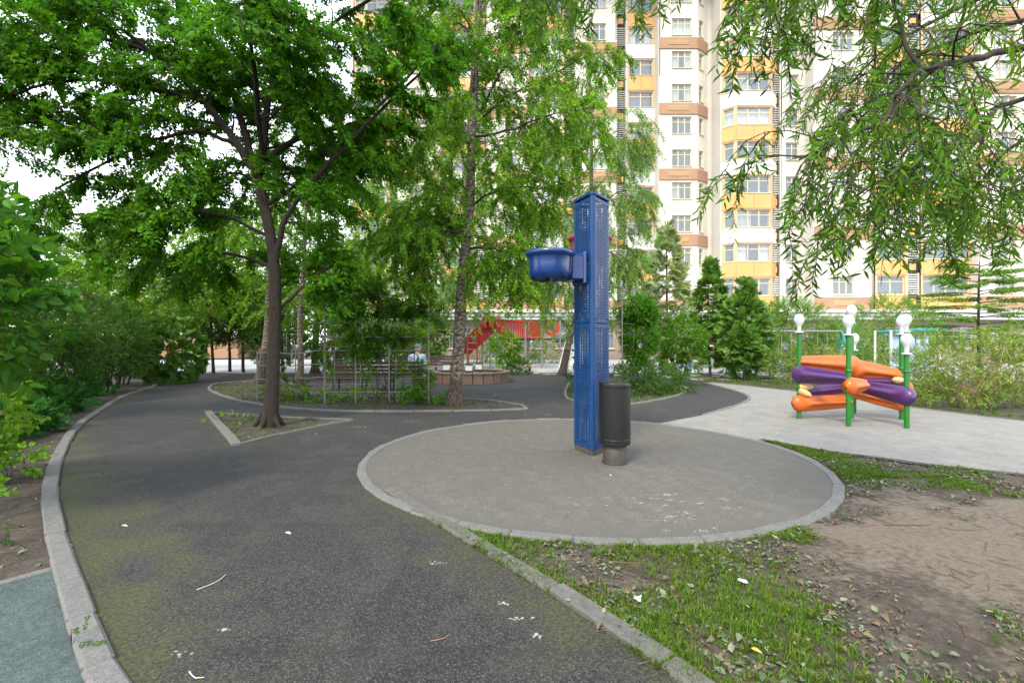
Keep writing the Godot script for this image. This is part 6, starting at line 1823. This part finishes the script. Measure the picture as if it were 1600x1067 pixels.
	shrub("willow_bush", "pale bush in the far yard just right of the bushy conifer", "bush", Vector3(14.9, 0, -30.5), "pale", 10, 1.2, [[Vector3(0, 2.0, 0), Vector3(2.4, 2.0, 1.2), 1200]], 129, {"gap": -0.15, "thick": 0.02, "size": 1.7, "foot": 0.4})
	shrub("far_hedge", "clipped hedge in the far yard behind the red play tower", "hedge", Vector3(1.2, 0, -33.0), "pale", 8, 0.7, [[Vector3(-2.0, 0.85, 0), Vector3(2.6, 0.8, 0.8), 420], [Vector3(2.2, 0.85, 0), Vector3(2.6, 0.8, 0.8), 420]], 125, {"gap": -0.4, "thick": 0.02, "size": 1.5, "foot": 0.4})
	shrub("play_yard_bush", "bright leafy bush in front of the red play tower", "bush", Vector3(-0.3, 0, -22.6), "bright", 9, 0.9, [[Vector3(0, 1.35, 0), Vector3(0.7, 0.6, 0.6), 300], [Vector3(0.1, 0.5, 0.1), Vector3(0.6, 0.4, 0.5), 120]], 126, {"gap": -0.3, "thick": 0.012, "size": 1.0, "foot": 0.3})
	shrub("low_shrub", "dark low shrub at the foot of the bright bush by the red play tower", "shrub", Vector3(0.35, 0, -21.9), "shrub", 5, 0.3, [[Vector3(0, 0.32, 0), Vector3(0.5, 0.3, 0.4), 120]], 127, {"gap": -0.4, "thick": 0.008})
	# climbing plants on the trellises
	trellis("metal trellis overgrown with vine in front of the long bench", Vector3(-2.95, 0, -11.5), 0.0, [-1.55, -0.8, 0.0, 0.95], 2.65)
	trellis("low wavy wire trellis panel on the left of the long bed", Vector3(-5.6, 0, -12.4), 0.25, [-0.9, 0.0, 0.95], 1.25, 0.02)
	trellis("tall ladder like metal trellis hung with a thick vine behind the bin", Vector3(3.75, 0, -14.8), 0.4, [-0.42, 0.42], 2.75)
	trellis("metal trellis behind the first in the long bed", Vector3(-3.6, 0, -12.7), 0.1, [-1.3, -0.4, 0.5], 2.4)
	shrub("climbing_vine", "leafy vine spilling over the top of the metal trellis before the bench", "vine", Vector3(-2.9, 0, -11.6), "vine", 7, 1.8, [[Vector3(-0.35, 2.55, 0), Vector3(1.3, 0.42, 0.5), 560], [Vector3(-0.6, 1.85, -0.05), Vector3(0.95, 0.8, 0.3), 480], [Vector3(0.4, 1.95, -0.05), Vector3(0.9, 0.4, 0.3), 120], [Vector3(0.5, 0.6, 0.05), Vector3(0.4, 0.5, 0.3), 90], [Vector3(0.95, 0.3, 0.1), Vector3(0.4, 0.32, 0.3), 60], [Vector3(-0.9, 1.1, 0.1), Vector3(0.7, 0.5, 0.2), 60]], 130, {"gap": 0.0, "clump": 1.6, "droop": 0.3, "thick": 0.014, "foot": 0.6, "size": 0.72, "spread": 0.45})
	shrub("climbing_vine", "vine with yellowing leaves hanging in the middle of the rear trellis", "vine", Vector3(-3.5, 0, -12.8), "bright", 5, 1.4, [[Vector3(0.0, 1.8, 0), Vector3(1.5, 0.75, 0.3), 260]], 131, {"gap": 0.05, "clump": 1.8, "droop": 0.3, "thick": 0.012, "foot": 0.6, "size": 0.8, "spread": 0.45})
	shrub("climbing_vine", "thick dark vine covering the ladder like trellis behind the bin", "vine", Vector3(4.0, 0, -15.0), "elm", 9, 1.8, [[Vector3(0.0, 1.75, 0), Vector3(0.52, 1.05, 0.45), 900], [Vector3(-0.1, 2.5, 0), Vector3(0.6, 0.42, 0.5), 400], [Vector3(0.0, 0.6, 0), Vector3(0.42, 0.6, 0.4), 110]], 132, {"gap": -0.35, "droop": 0.5, "thick": 0.02, "foot": 0.2, "size": 0.72, "level": 0.3})
	shrub("bed_plants", "low weeds along the foot of the trellis in the long bed", "plant", Vector3(-4.6, 0, -11.8), "bright", 8, 0.2, [[Vector3(-0.6, 0.16, -0.1), Vector3(0.9, 0.16, 0.3), 70], [Vector3(1.2, 0.14, 0), Vector3(1.0, 0.14, 0.25), 60]], 133, {"gap": -0.2, "thick": 0.005, "foot": 0.4, "size": 0.75})
	shrub("bed_plants", "leafy weed clump beside the slim birch in the long bed", "plant", Vector3(-5.9, 0, -12.5), "shrub", 6, 0.3, [[Vector3(0, 0.3, 0), Vector3(0.7, 0.28, 0.4), 110]], 134, {"gap": -0.3, "thick": 0.005, "foot": 0.3, "size": 0.8})
	shrub("bed_plants", "small weeds by the trunk in the wedge shaped bed", "plant", Vector3(-4.7, 0, -8.9), "bright", 4, 0.1, [[Vector3(-0.5, 0.08, 0.1), Vector3(0.6, 0.07, 0.3), 26]], 135, {"gap": -0.5, "thick": 0.003, "foot": 0.2, "size": 0.4})
	shrub("planter_plants", "low pale plants growing in the round planter", "plant", Vector3(-1.55, 0.3, -18.0), "pale", 6, 0.1, [[Vector3(0, 0.1, 0), Vector3(1.05, 0.09, 1.05), 90]], 136, {"gap": -0.5, "thick": 0.004, "foot": 0.6, "size": 0.6})

# ------------------------------------------------------------------ main
func _ready() -> void:
	rng.seed = 7
	var cam := Camera3D.new()
	cam.name = "camera"
	cam.position = Vector3(0, 1.5, 0)
	cam.fov = 70.86
	cam.near = 0.05
	cam.far = 400
	add_child(cam)
	cam.current = true
	var we := WorldEnvironment.new()
	we.name = "environment"
	var env := Environment.new()
	var sky := Sky.new()
	var sm := ProceduralSkyMaterial.new()
	sm.sky_top_color = Color(0.84, 0.89, 0.96)
	sm.sky_horizon_color = Color(1.0, 0.99, 0.97)
	sm.sky_curve = 0.22
	sm.ground_bottom_color = Color(0.35, 0.34, 0.32)
	sm.ground_horizon_color = Color(0.7, 0.7, 0.7)
	sm.sky_energy_multiplier = 1.0
	sky.sky_material = sm
	env.background_mode = Environment.BG_SKY
	env.sky = sky
	env.tonemap_mode = Environment.TONE_MAPPER_LINEAR
	env.tonemap_exposure = 3.6
	env.sdfgi_enabled = true
	env.ssao_enabled = true
	env.ssil_enabled = true
	we.environment = env
	add_child(we)
	var sun := DirectionalLight3D.new()
	sun.name = "sun"
	sun.light_color = Color(1.0, 0.96, 0.88)
	sun.light_energy = 0.48
	sun.light_angular_distance = 16.0
	sun.shadow_enabled = true
	add_child(sun)
	sun.rotation_degrees = Vector3(-48, -28, 0)
	materials()
	make_sprays()
	ground()
	kerbs()
	apartment()
	main_tree()
	edge_tree()
	birches()
	willow()
	greenery()
	tower()
	climber()
	far_play()
	planter()
	bench("long dark slatted bench behind the trellis, seat facing the planter", Vector3(-4.15, 0, -14.9), PI + 0.0, 2.9)
	bench("dark slatted bench on the far side of the round planter", Vector3(-3.6, 0, -20.3), 0.1, 2.6)
	people()
	lawn()
